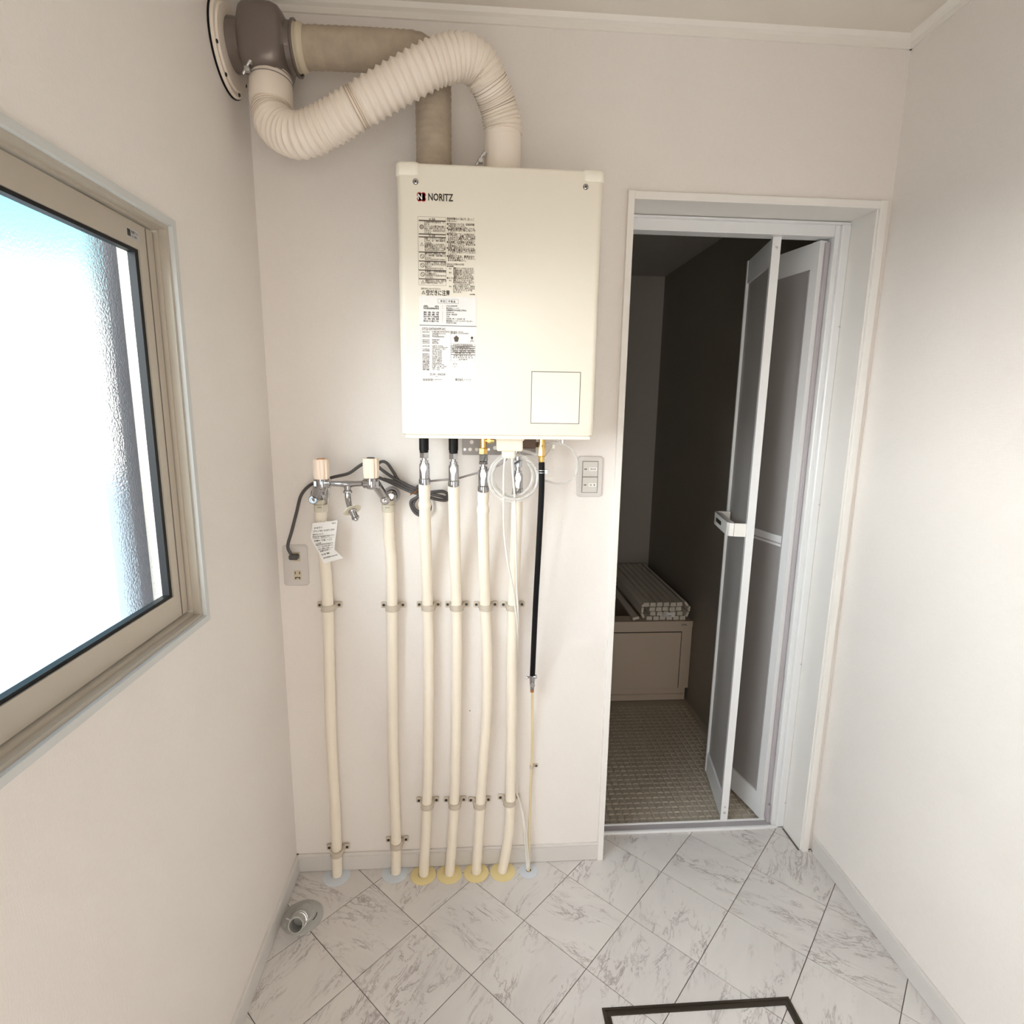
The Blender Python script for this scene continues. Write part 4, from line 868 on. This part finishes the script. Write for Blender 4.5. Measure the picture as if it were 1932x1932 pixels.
YW = -.027
tA, pA = pipe('insulated_pipe', 'leftmost cream insulated pipe, under the left faucet leg', [(606, 964, -.030), (606.5, 1000, YW), (613, 1060, YW), (618.8, 1146, YW), (622, 1286, YW), (626, 1411, YW), (632.8, 1535, YW), (636, 1628, -.0265), (636.5, 1655, -.0265)], None, wob=((PY(607, 1000, YW).z, -.001),))
tB, pB = pipe('insulated_pipe', 'second cream insulated pipe from the left, under the right faucet leg', [(733, 964, -.030), (734, 1008, YW), (738, 1060, YW), (740, 1146, YW), (740.5, 1255, YW), (741.5, 1411, YW), (744.6, 1504, YW), (747.7, 1597, -.0265), (747, 1650, -.0265)], None, wob=((PY(735, 1010, YW).z, .0022),))
for t, u in ((tA, 606), (tB, 733)):
    a = PY(u, 951, -.030); c = PY(u, 965, -.030)
    MB().lathe((c.x, -.030, c.z), (0, 0, 1), [(0, .0165), (.001, .0178), (a.z-c.z-.001, .0182), (a.z-c.z, .017)], 28).build('pipe_collar', 'cream_ring', t)
    b = MB(); text_mesh(b, 'TOTO', c.x-.006, c.z+.012, c.x+.007, c.z+.016, lambda a_, c_: (a_, -.0488, c_)); b.build('collar_print', 'ink2', t, smooth=False, fix=False)
tC, _ = pipe('insulated_pipe', 'third cream insulated pipe, kinked below the left ball valve under the heater', [(801, 912, VY), (801.5, 955, -.085), (804, 1040, -.05), (807, 1146, YW), (809, 1255, YW), (808, 1411, YW), (806, 1504, YW), (803.6, 1566, -.032), (799.5, 1655, -.038)], None, wob=((PY(802, 952, -.085).z, .0024), (PY(802, 942, -.088).z, -.0016)))
tD, _ = pipe('insulated_pipe', 'fourth cream insulated pipe, smooth, under the second ball valve', [(856, 916, VY), (857, 960, -.085), (859, 1050, -.05), (861.5, 1146, YW), (862, 1255, YW), (860, 1411, YW), (857, 1519, YW), (853, 1590, -.034), (848, 1655, -.040)], None)
tE, _ = pipe('insulated_pipe', 'fifth cream insulated pipe, bowing right at mid height below the brass elbow', [(912, 926, VY), (911.5, 965, -.085), (913, 1050, -.05), (915.5, 1146, YW), (919, 1224, YW), (918, 1348, YW), (909, 1473, YW), (905.5, 1535, -.03), (898.5, 1652, -.038)], None, wob=((PY(912, 962, -.085).z, .0020), (PY(912, 950, -.088).z, -.0022)))
tF, _ = pipe('insulated_pipe', 'rightmost cream insulated pipe, behind the coiled clear hose', [(976, 930, -.075), (975, 975, -.065), (972, 1060, -.045), (968, 1146, YW), (966, 1224, YW), (965, 1348, YW), (963.5, 1473, YW), (960.4, 1566, -.031), (947.5, 1650, -.0385)], None)
valve(tC, None, 868, 912, 801, (853, 864)); valve(tD, None, 871, 916, 856, (855, 866)); valve(tE, None, 880, 926, 912, (858, 870)); valve(tF, None, 888, 930, 977, (868, 881), y=-.075)
p = PY(977, 868, -.075); b = MB(); b.tube([(p.x, -.075, p.z), (p.x, -.075, ZB)], .0085, 16); b.build('riser', 'chrome', tF)
p = PY(912, 858, VY); q = PY(912, 870, VY); b = MB(); b.lathe((p.x, VY, q.z-.008), (0, 0, 1), [(0, .0125), (.006, .0135), (.008, .011)], 6); b.build('lower_nut', 'chrome', tE)

# pipe straps screwed to the wall
def strap_proto():
    t = thing('pipe_clamp', (0, 0, 0), 'x', 'pipe clamp', 'beige two-screw pipe clamps on the wall')
    b = MB(); N = 14; ro, ri = RP+.0034, RP+.0004; cy = -.0265; hw = .0075
    prof_o = [(-.033, 0), (-.033, -.0055), (-.022, -.0065)]
    arc = [(-(ro)*math.cos(math.pi*k/N), cy-ro*math.sin(math.pi*k/N)) for k in range(N+1)]
    arc_i = [(-(ri)*math.cos(math.pi*k/N), cy-ri*math.sin(math.pi*k/N)) for k in range(N+1)]
    out_ = [(-.033, -.001), (-.033, -.006), (-.0225, -.0075)] + arc + [(.0225, -.0075), (.033, -.006), (.033, -.001)]
    in_ = [(-.0225, -.001), (-ri, -.001)] + arc_i + [(ri, -.001), (.0225, -.001)]
    n1 = len(out_); pts = out_ + in_[::-1]
    b.prism([(x, y, -hw) for x, y in pts], (0, 0, 2*hw))
    b.lathe((0, cy, -hw-.001), (0, 0, 1), [(0, ri), (0, ro+.001), (.0025, ro+.001), (.0025, ri)], 28, True); b.lathe((0, cy, hw-.0015), (0, 0, 1), [(0, ri), (0, ro+.001), (.0025, ro+.001), (.0025, ri)], 28, True)
    kid(t, b.build('strap', 'clampm', t, angle=40))
    for s_ in (-1, 1):
        e_ = kid(t, MB().box((s_*.0275-.008, -.0085, -.0085), (s_*.0275+.008, -.0005, .0095), .0025).build('lug', 'clampm', t, smooth=False))
        kid(e_, MB().lathe((s_*.0275, -.0084, .001), (0, -1, 0), [(0, .0042), (.0012, .0042), (.0016, .003), (.0012, .0012), (.0012, 0)], 14).build('screw', 'hole', e_))
    return t
proto = strap_proto()
CL = [(618.8, 1146, 'upper beige clamp on the leftmost pipe, below the paper tag'), (740.5, 1146, 'upper beige clamp on the second pipe from the left'), (808, 1145, 'upper beige clamp on the third pipe, the kinked one'), (862, 1145, 'upper beige clamp on the fourth pipe'), (916.5, 1145, 'upper beige clamp on the fifth pipe, the bowed one'), (968, 1145, 'upper beige clamp on the rightmost insulated pipe, crossed by thin cables'),
      (636, 1606, 'lowest beige clamp, leftmost pipe, overlapping the baseboard'), (748, 1593, 'lower beige clamp on the second pipe, just above the baseboard'), (806, 1518, 'lower beige clamp on the third pipe from the left'), (858, 1517, 'lower beige clamp on the fourth pipe'), (905, 1517, 'lower beige clamp on the fifth pipe'), (961, 1512, 'lower beige clamp on the rightmost insulated pipe beside the cables')]
for k, (u, v, lab_) in enumerate(CL):
    o = proto if k == 0 else copy_tree(proto)
    p = PY(u, v, -.027); o.location = (p.x, -.0005, p.z); o['label'] = lab_
    if k == 6: o.location.y = -.004

# floor rosettes
def rosette(name, lab_, x, y, r, m, hole, cut=None, grp=None):
    b = MB(); n = 48; vs = []; ring = [(r, 0), (r, .0016), (r*.86, .0030), (hole+.004, .0040), (hole, .0036), (hole, 0)]
    for rr_, z in ring:
        for k in range(n):
            a = 2*math.pi*k/n; py = y+rr_*math.sin(a)
            if cut is not None: py = min(py, cut)
            vs.append((x+rr_*math.cos(a), py, z))
    fs = [(i*n+k, i*n+(k+1) % n, (i+1)*n+(k+1) % n, (i+1)*n+k) for i in range(len(ring)-1) for k in range(n)]
    b.add(vs, fs); o = b.build(name, m); return tag(o, lab_, 'floor rosette', grp)
rosette('pipe_rosette', 'pale blue floor rosette around the leftmost pipe, cut flat at the baseboard', .1265, -.028, .0415, 'blue', .014, -.0092, 'pale blue pipe rosettes')
rosette('pipe_rosette', 'pale blue floor rosette around the second pipe, beside the first yellow one', .3068, -.026, .0410, 'blue', .014, -.0092, 'pale blue pipe rosettes')
for x, l_ in ((.3965, 'leftmost pale yellow floor rosette, around the third pipe'), (.4785, 'second pale yellow floor rosette, around the fourth pipe'), (.5625, 'third pale yellow floor rosette, around the fifth pipe'), (.6465, 'rightmost pale yellow floor rosette, around the last insulated pipe')):
    rosette('pipe_rosette', l_, x, -.0395, .0395, 'yellow', .0155, -.0002-.0088, 'pale yellow pipe rosettes')
cr_ = rosette('cable_rosette', 'small pale blue floor rosette where thin tube and cables enter', .7287, -.041, .0305, 'blue', .0085)
b = MB(); b.lathe((.7287, -.041, .0002), (0, 0, 1), [(0, .0088), (.0006, .0088)], 20); b.build('centre_hole', 'black', cr_)

# drain socket in the floor corner
dr = thing('drain_socket', (.0640, -.171, 0), 'grey plastic drain elbow on a round flange, floor left corner', 'drain')
dx, dy = .0640, -.171
b = MB(); b.lathe((dx, dy, 0), (0, 0, 1), [(0, .0565), (.004, .0565), (.008, .050), (.010, .034), (.016, .030), (.019, .026)], 48); b.build('flange', 'drain', dr)
a = Vector((dx+.004, dy+.006, .012)); c = PZ(558, 1746, .050)
ax = (c-a).normalized()
Lc = (c-a).length
b = MB(); b.lathe(a, ax, [(0, .0225), (Lc*.45, .0225), (Lc*.45, .0205), (Lc, .0205), (Lc, .0175), (Lc*.5, .0175), (Lc*.5, 0)], 32); b.build('spigot', 'drain', dr)
b = MB()
for o_ in (.55, .68): b.lathe(a+ax*Lc*o_, ax, [(0, .0205), (.0004, .0222), (.002, .0222), (.0024, .0205)], 32, True)
w_ = a+ax*Lc*.68
b.tube([w_+Vector((-.020, -.002, .004)), w_+Vector((-.034, .0, .010))], .0022, 8); b.tube([w_+Vector((.020, -.004, -.002)), w_+Vector((.030, .004, .003))], .0018, 8)
b.build('spring_clip', 'steel', dr)
b = MB()
for r_, a0, a1 in ((.030, -20, 70), (.040, -30, 10)):
    b.tube([(dx+r_*math.cos(math.radians(t)), dy+r_*math.sin(math.radians(t)), .0125 if r_ < .035 else .0098) for t in range(a0, a1, 6)], .0012, 6)
b.build('embossed_arc', 'hole', dr)

# ================================================================== FAUCET
fa = thing('wall_faucet', (.22, -.0, 1.20), 'chrome two-handle wall faucet with pink-beige knobs', 'faucet')
YB = -.115
hl = PY(608, 915, YB); hr = PY(701, 912, YB); wl = PY(603, 936, -.03); wr = PY(734, 937, -.03)
zc = (hl.z+hr.z)/2+.002; xl, xr_ = hl.x, hr.x; xm = PY(656, 927, YB).x
b = MB(); b.tube([(xl, YB, zc), (xl+.02, YB, zc), (xl+.024, YB, zc), (xm-.02, YB, zc-.001), (xm, YB, zc-.002), (xm+.02, YB, zc-.001), (xr_-.024, YB, zc), (xr_-.02, YB, zc), (xr_, YB, zc)], [.0125, .0125, .0075, .0075, .0095, .0075, .0075, .0125, .0125], 22)
for x in (xl, xr_): b.lathe((x, YB, zc-.016), (0, 0, 1), [(0, .006), (.003, .0125), (.010, .0145), (.024, .0140), (.030, .0115), (.040, .0115)], 26)
b.lathe((xm, YB, zc-.026), (0, 0, 1), [(0, .009), (.002, .0115), (.006, .0115), (.010, .008), (.020, .0095)], 22)
b.build('mixer_body', 'chrome', fa)
for x, u, v, m in ((xl, 606, 885, 'copper'), (xr_, 698, 883, 'hole')):
    p = PY(u, v, YB); b = MB(); seg = 48; vs = []; prof = [(-.0255, .0175), (-.0245, .0190), (-.012, .0200), (.008, .0208), (.0225, .0205), (.0255, .0185), (.0255, .010), (.0235, 0)]
    for h, r_ in prof:
        for k in range(seg):
            a = 2*math.pi*k/seg; rr_ = r_*(1-.11*max(0, math.cos(8*a+.4))**2) if r_ > .012 else r_
            vs.append((x+rr_*math.cos(a), YB+rr_*math.sin(a), p.z+h))
    fs = [(i*seg+k, i*seg+(k+1) % seg, (i+1)*seg+(k+1) % seg, (i+1)*seg+k) for i in range(len(prof)-1) for k in range(seg)]+[tuple(range(seg))]
    b.add(vs, fs); kn = b.build('handle', 'handle', fa, angle=35)
    MB().lathe((x, YB, p.z+.0235), (0, 0, 1), [(0, .0105), (.0035, .0105), (.0042, .009)], 24).build('index_cap', m, kn)
for (wp_, x, sg) in ((wl, xl, -1), (wr, xr_, 1)):
    b = MB(); b.lathe((wp_.x+.004*sg, -.004, wp_.z+.002), (0, -1, 0), [(0, .024), (.010, .024), (.022, .022), (.030, .015), (.034, .010)], 32)
    b.build('wall_elbow', 'chrome', fa)
    j = Vector((wp_.x-.004 if sg > 0 else wp_.x-.004, -.060, wp_.z-.002)); 
    b = MB(); b.cyl((j.x, -.030, j.z), (j.x, -.078, j.z), .0125); b.lathe((j.x, -.078, j.z), (0, -1, 0), [(0, .0125), (.002, .010), (.004, .010), (.004, .006), (.006, .006), (.006, .003), (.004, 0)], 24)
    b.build('leg_joint', 'chrome', fa)
    b = MB(); b.tube([(j.x, -.060, j.z), (x+.010*sg, YB+.008, zc-.004)], [.0125, .0130], 20); b.lathe((x+.012*sg, YB, zc), (sg, 0, 0), [(0, .0125), (.006, .0125), (.008, .010)], 6); b.build('leg', 'chrome', fa)
    b = MB(); b.cyl((wp_.x, -.030, wp_.z-.010), (wp_.x, -.030, PY(606, 951, -.03).z), .014); b.build('elbow_socket', 'cream_ring', fa)
sp = [(656, 930, YB), (656.5, 940, YB-.002), (659, 952, YB-.012), (664, 962, YB-.024)]
b = MB(); b.tube(smooth_path([PY(*q_) for q_ in sp], 6), .0075, 18); b.build('spout', 'chrome', fa)
e0 = PY(664, 962, YB-.024); e1 = PY(673, 982, YB-.040); ax = (e1-e0).normalized()
b = MB(); b.lathe(e0, ax, [(0, .0085), (0, .0235), (.0012, .0240), (.0020, .0235), (.0015, .0085)], 32, False); b.build('spout_disc', 'cream_ring', fa)
b = MB(); b.lathe(e0+ax*.002, ax, [(0, .0105), (.003, .0112), (.006, .0095), (.007, .0085), (.020, .0085), (.0205, .010), (.024, .010), (.026, .006), (.030, .005)], 22); b.build('hose_nipple', 'chrome', fa)

# paper tag tied to the faucet
tg = thing('paper_tag', PY(612, 990, -.06), 'creased white printed paper tag hanging from the faucet', 'tag')
rows = [((589.5, 987.5, -.062), (637, 981.5, -.064)), ((586, 1014, -.064), (634, 1010, -.070)), ((592, 1027, -.060), (632, 1022, -.070)), ((602, 1045, -.055), (631, 1037, -.066)), ((611, 1063, -.056), (648, 1053, -.054))]
nu, rv = 6, []
for (l, r_) in rows:
    a_, c_ = PY(*l), PY(*r_); rv.append([a_.lerp(c_, k/nu) for k in range(nu+1)])
def tagpt(s, t, off=0):
    f = t*(len(rv)-1); i = min(int(f), len(rv)-2); w_ = f-i; g = s*nu; j = min(int(g), nu-1); h = g-j
    p = rv[i][j].lerp(rv[i][j+1], h).lerp(rv[i+1][j].lerp(rv[i+1][j+1], h), w_); return p+Vector((0, -off, 0))
b = MB(); vs = [tagpt(j/nu, i/16) for i in range(17) for j in range(nu+1)]; vs += [p+Vector((0, .0004, 0)) for p in vs]; n1 = 17*(nu+1); fs = []
for i in range(16):
    for j in range(nu):
        q_ = (i*(nu+1)+j, i*(nu+1)+j+1, (i+1)*(nu+1)+j+1, (i+1)*(nu+1)+j); fs += [q_, tuple(x+n1 for x in q_[::-1])]
b.add(vs, fs); pg = b.build('sheet', 'paper', tg, angle=80, fix=False)
b = MB()
def tl(s, x0, y0, x1, y1): text_mesh(b, s, x0, -y1, x1, -y0, lambda a_, c_: tagpt(min(max(a_, 0), .999), min(max(-c_, 0), .999), .0005))
tl('\u304a \u306d \u304c \u3044', .10, .07, .42, .105); tl('\u4fdd\u8b77\u30ad\u30e3\u30c3\u30d7\u3092\u5916\u3057\u3066\u304b\u3089\u304a\u4f7f\u3044\u304f\u3060\u3055\u3044', .07, .13, .92, .165); tl('\u53d6\u4ed8\u3051\u306b\u3064\u3044\u3066', .07, .19, .48, .22)
tl('\u6d17\u6fef\u6a5f\u7528\u6c34\u6813\u30fb\u53d6\u6271\u8aac\u660e\u306e\u3054\u6848\u5185', .07, .245, .75, .275); tl('\u4f7f\u7528\u5f8c\u306f\u5fc5\u305a\u6c34\u6813\u3092\u9589\u3081\u3066\u304f\u3060\u3055\u3044\u3002', .07, .29, .92, .32); tl('\u6c34\u6f0f\u308c \u78ba\u8a8d  \u00d7 \u2296', .07, .345, .85, .43); tl('\u3054\u6ce8\u610f', .10, .46, .36, .50)
tl('\u51cd\u7d50\u306e\u304a\u305d\u308c\u304c\u3042\u308b\u3068\u304d\u306f\u6c34\u3092\u629c\u3044\u3066', .08, .52, .9, .55); tl('\u304f\u3060\u3055\u3044\u3002\u6545\u969c\u3084\u6c34\u6f0f\u308c\u306e\u539f\u56e0\u3068\u306a\u308a', .1, .57, .9, .60); tl('\u307e\u3059\u3002\u6e29\u5ea6\u306b\u3054\u6ce8\u610f', .1, .62, .7, .65); tl('\u70b9\u691c\u306e\u304a\u9858\u3044', .12, .68, .75, .72)
tl('\u65bd\u5de5\u5e97  \u96fb\u8a71', .12, .77, .6, .81); tl('\u304a\u5ba2\u69d8\u76f8\u8ac7\u5ba4 0120-03-1010', .1, .86, .9, .90); tl('A06123', .78, .03, .93, .05)
for t_ in (.235, .51, .66): b.add([tagpt(.07, t_, .0005), tagpt(.93, t_, .0005), tagpt(.93, t_+.006, .0005), tagpt(.07, t_+.006, .0005)], [(0, 1, 2, 3)])
b.build('tag_print', 'ink', pg, smooth=False, fix=False)
b = MB(); b.tube(smooth_path([PY(611, 986, -.064), PY(608, 955, -.075), PY(617, 920, -.105), PY(623, 912, -.118)], 6), .0006, 6); b.tube(smooth_path([PY(611, 986, -.064), PY(618, 955, -.085), PY(621, 920, -.118)], 6), .0006, 6); b.build('string', 'wcable', tg)

# ================================================================== SWITCH, OUTLET
def plate(mb, x0, z0, x1, z1, d, r):
    pts = rr(x0, z0, x1, z1, r); pin = rr(x0+.003, z0+.003, x1-.003, z1-.003, r-.002)
    n = len(pts); vs = [(x, 0, z) for x, z in pts]+[(x, -d*.6, z) for x, z in pts]+[(x, -d, z) for x, z in pin]
    mb.add(vs, [(i*n+k, i*n+(k+1) % n, (i+1)*n+(k+1) % n, (i+1)*n+k) for i in (0, 1) for k in range(n)]+[tuple(2*n+k for k in range(n))]); return mb
sw_ = thing('light_switch', (.885, 0, 1.26), 'grey-white plate with two rocker switches beside the bathroom door', 'switch')
plate(MB(), .848, 1.199, .922, 1.317, .007, .010).build('cover_plate', 'plate', sw_)
b = MB(); b.frame((.862, 1.212, .9075, 1.303), (.8632, 1.2132, .9063, 1.3018), 'y', -.0076, -.006); b.box((.862, -.0076, 1.257), (.9075, -.006, 1.2582)); b.build('rocker_gap', 'grout', sw_, smooth=False)
for z0_, z1_, s_, sp_ in ((1.2588, 1.3015, '\u63db\u6c17\u6247', 0), (1.2135, 1.2565, '\u6d74  \u5ba4', 1)):
    b = MB(); b.box((.8635, -.0105, z0_), (.906, -.006, z1_), .001); rk = b.build('rocker', 'plate2', sw_, smooth=False); zc_ = (z0_+z1_)/2
    MB().box((.8668, -.0112, zc_-.0012), (.8745, -.0100, zc_+.0012)).build('indicator', 'hole', rk, smooth=False)
    MB().box((.881, -.0111, zc_-.0048), (.9035, -.0100, zc_+.0048)).build('name_card', 'paper', rk, smooth=False)
    b = MB(); text_mesh(b, s_, .884, zc_-.0024, .9005, zc_+.0024, lambda a_, c_: (a_, -.0114, c_)); b.build('card_print', 'ink2', rk, smooth=False, fix=False)
ou = thing('wall_outlet', (.049, 0, 1.0), 'grey-white wall outlet plate low in the left corner, plug inserted', 'outlet')
plate(MB(), .0145, .940, .0835, 1.060, .006, .009).build('cover_plate', 'plate', ou)
cx_ = .0535
for zc_ in (1.026, .972):
    b = MB(); b.box((cx_-.0105, -.0072, zc_-.014), (cx_+.0105, -.005, zc_+.014), .0008); so = b.build('socket', 'platehole', ou, smooth=False)
    if zc_ < 1:
        for s_ in (-1, 1): MB().box((cx_+s_*.0060-.0011, -.0078, zc_+.003), (cx_+s_*.0060+.0011, -.0070, zc_+.0105)).build('slot', 'hole', so, smooth=False)
        b = MB(); b.box((cx_-.007, -.0078, zc_-.008), (cx_+.007, -.0070, zc_-.0055)); b.box((cx_-.007, -.0078, zc_-.0115), (cx_-.0045, -.0070, zc_-.006)); b.box((cx_+.0045, -.0078, zc_-.0115), (cx_+.007, -.0070, zc_-.006)); b.build('earth_slot', 'hole', so, smooth=False)

# ================================================================== CABLES AND HOSES
def cable(name, lab_, cat, runs, r, m, seg=12, grp=None, base=None):
    t = thing(name, base or PY(*runs[0][0]), lab_, cat, grp)
    for k, run in enumerate(runs):
        MB().tube(smooth_path([PY(*q_) for q_ in run], 8), r, seg).build('strand' if len(runs) > 1 else 'run', m, t)
    return t
pc_ = cable('power_cable', 'dark grey power cable looping behind the faucet to the outlet', 'cable', [
    [(549, 1046, -.026), (543, 1030, -.030), (551, 1000, -.028), (560, 965, -.016), (568, 935, -.014), (584, 916, -.02), (604, 908, -.05), (630, 900, -.06), (658, 893, -.05), (680, 878, -.04), (700, 870, -.035), (720, 886, -.03), (740, 900, -.028), (768, 915, -.026), (792, 925, -.026), (815, 932, -.026), (838, 938, -.024), (845, 941, -.024), (838, 944, -.026), (815, 940, -.03), (795, 932, -.034)],
    [(706, 900, -.04), (712, 878, -.035), (720, 871, -.03), (730, 874, -.026), (742, 890, -.024), (753, 907, -.024), (772, 920, -.024), (790, 930, -.026), (812, 929, -.028), (835, 927, -.026), (845, 933, -.025), (842, 938, -.025)],
    [(700, 896, -.04), (722, 904, -.035), (745, 914, -.03), (770, 926, -.028), (792, 934, -.028), (776, 945, -.026), (777, 958, -.022), (785, 969, -.020), (796, 973, -.020), (808, 968, -.018), (812, 955, -.018), (806, 940, -.022), (795, 930, -.026), (786, 922, -.028), (792, 915, -.035), (803, 906, -.05)],
    [(724, 904, -.036), (748, 910, -.03), (775, 925, -.025), (790, 932, -.022), (780, 950, -.020), (784, 962, -.018), (797, 968, -.018)]], .0044, 'cable')
p = PY(556, 1049, -.02)
b = MB(); b.box((cx_-.0155, -.030, p.z-.010), (cx_+.0095, -.0076, p.z+.004), .003); b.build('plug', 'cable', pc_, smooth=False)
b = MB(); q_ = PY(781, 930, -.03)
for k in range(3): b.tube([q_+Vector((-.010, -.002, -.006+.002*k)), q_+Vector((0, -.008, 0)), q_+Vector((.008, -.002, .010-.003*k))], .0008, 5)
b.build('twist_tie', 'copper', pc_)
cable('grey_signal_cable', 'thin grey cable crossing behind the ball valves to the junction box', 'cable', [[(800, 911, -.08), (811, 908, -.078), (840, 905, -.082), (862, 903, -.082), (880, 898, -.083), (905, 891, -.085), (926, 884, -.11), (944, 876, -.135), (954, 868, -.14), (956, 862, -.14)]], .0028, 'cable2')
cable('white_remote_cable', 'pair of thin white cables hanging from the junction box to the floor', 'cable', [
    [(954, 860, -.145), (951, 880, -.145), (950, 930, -.13), (951, 1000, -.105), (958, 1060, -.085), (968, 1110, -.062), (972, 1145, -.056), (976, 1175, -.048), (976, 1200, -.030), (974, 1250, -.014), (972, 1330, -.010), (972, 1420, -.010), (972, 1485, -.012), (978, 1505, -.018), (985, 1535, -.022), (990, 1580, -.028), (993, 1620, -.036), (995, 1644, -.041)],
    [(966, 860, -.15), (967, 885, -.145), (971, 940, -.13), (973, 1000, -.11), (974, 1060, -.085), (975, 1110, -.062), (977, 1145, -.056), (978, 1175, -.045), (977, 1210, -.026), (975, 1300, -.012), (974, 1400, -.012), (975, 1490, -.014), (983, 1520, -.020), (991, 1560, -.026), (996, 1610, -.036), (997, 1644, -.041)]], .0027, 'wcable')
# clear drain hose, coiled
def ring_pts(cu, cv, rx, ry, y, a0, a1, n, tw=0, dy=0):
    return [(cu+rx*math.cos(math.radians(a0+(a1-a0)*k/n)), cv-ry*math.sin(math.radians(a0+(a1-a0)*k/n)), y+dy*math.sin(math.radians(2*(a0+(a1-a0)*k/n)+tw))) for k in range(n+1)]
cable('clear_hose_coil', 'clear vinyl hose coiled in loops below the junction box', 'hose', [
    ring_pts(968, 902, 46, 45, -.125, 70, 430, 22, 0, .004) + ring_pts(966, 897, 41, 41, -.118, 80, 440, 22, 40, .004)[2:],
    ring_pts(972, 900, 44, 42, -.132, 60, 380, 20, 90, .004), ring_pts(968, 898, 37, 38, -.122, 120, 400, 18, 10, .003),
    [(985, 850, -.12), (998, 853, -.118), (1014, 858, -.116)]], .0034, 'clear', 10)
cable('clear_hose_loop', 'single clear vinyl hose loop right of the black hose', 'hose', [
    [(1030, 838, -.11), (1042, 836, -.108), (1055, 836, -.105), (1070, 841, -.10), (1081, 850, -.095), (1087, 864, -.09), (1089, 880, -.088), (1086, 895, -.088), (1078, 905, -.09), (1065, 911, -.092), (1050, 913, -.095), (1038, 910, -.10), (1028, 907, -.105)],
    [(1012, 880, -.11), (1026, 864, -.11), (1038, 848, -.108), (1048, 834, -.10), (1055, 829, -.10)]], .0028, 'clear', 10)
q_ = PY(1044, 842, -.106); b = MB(); b.box((q_.x-.004, -.112, q_.z-.006), (q_.x+.004, -.100, q_.z+.006), .001); b.tube([q_, q_+Vector((.001, -.004, -.012))], .0008, 6)
tag(b.build('cable_tie', 'wcable'), 'small white cable tie on the clear hose loop', 'cable tie')
# black oil hose and cream oil tube
oh = thing('oil_hose', PY(1004, 1280, -.03), 'straight black rubber oil hose below the brass inlet', 'hose')
MB().tube(smooth_path([PY(1022, 872, -.13), PY(1021.5, 930, -.128), PY(1016, 1040, -.105), PY(1010, 1150, -.075), PY(1004.5, 1276, -.038)], 8), .0078, 18).build('rubber_hose', 'rubber', oh)
b = MB(); p = PY(1022, 888, -.13)
for o_ in (0, -.006): b.lathe((p.x, -.13, p.z+o_), (0, 0, 1), [(0, .0078), (.0003, .0092), (.0015, .0092), (.0018, .0078)], 20, True)
b.box((p.x+.007, -.135, p.z-.009), (p.x+.016, -.127, p.z+.004), .001); b.build('hose_clamp', 'steel', oh)
p = PY(1004.5, 1276, -.038); q_ = PY(1004, 1300, -.03)
b = MB(); b.tube([(p.x, p.y, p.z+.004), (p.x, p.y, p.z-.006), (q_.x, q_.y, q_.z)], [.0085, .0085, .0062], 16); b.tube([(p.x-.016, p.y, p.z-.002), (p.x-.006, p.y, p.z-.004)], .003, 10); b.lathe((p.x+.004, p.y-.003, p.z), (1, -.3, .2), [(0, .006), (.006, .0065), (.009, .005)], 12)
b.lathe((p.x-.019, p.y-.002, p.z-.002), (1, 0, 0), [(0, .0045), (.003, .0045)], 8); b.lathe(((p.x+q_.x)/2, p.y-.006, (p.z+q_.z)/2-.003), (0, -1, 0), [(0, .0075), (.004, .0065)], 12); b.build('shutoff_valve', 'chrome', oh)
b = MB(); b.lathe((q_.x, q_.y, q_.z-.010), (0, 0, 1), [(0, .0048), (.001, .0062), (.010, .0062)], 6); b.build('flare_nut', 'copper', oh)
ot = thing('oil_supply_tube', (.7305, -.041, 0), 'thin cream-coated oil tube from the black hose down to the floor', 'tube')
MB().tube(smooth_path([PY(1004.3, 1303, -.029), PY(1004, 1380, -.014), PY(1003, 1447, -.011), PY(1001.5, 1480, -.012), PY(999, 1560, -.022), PY(998, 1620, -.034), PZ(998, 1645, -.002)], 8), .0036, 12).build('tube_run', 'oil', ot)
cc_ = PY(1003, 1447, -.011); tc_ = thing('tube_clip', (cc_.x, 0, cc_.z), 'small beige clip holding the thin cream oil tube', 'clip')
b = MB(); b.lathe((cc_.x, -.011, cc_.z-.005), (0, 0, 1), [(0, .0038), (0, .0058), (.010, .0058), (.010, .0038)], 18, True); b.box((cc_.x+.004, -.006, cc_.z-.005), (cc_.x+.021, -.0005, cc_.z+.005), .001); b.build('clip_body', 'clampm', tc_, smooth=False)
MB().lathe((cc_.x+.015, -.006, cc_.z), (0, -1, 0), [(0, .0034), (.001, .0034), (.001, 0)], 12).build('screw', 'hole', tc_)
p = PY(886.5, 1341, 0); tag(MB().lathe((p.x, .0005, p.z), (0, -1, 0), [(0, .0016), (.0012, .0016), (.0016, .0008)], 10).build('nail_head', 'ink'), 'tiny dark nail head on the wall between the fourth and fifth pipes', 'nail')
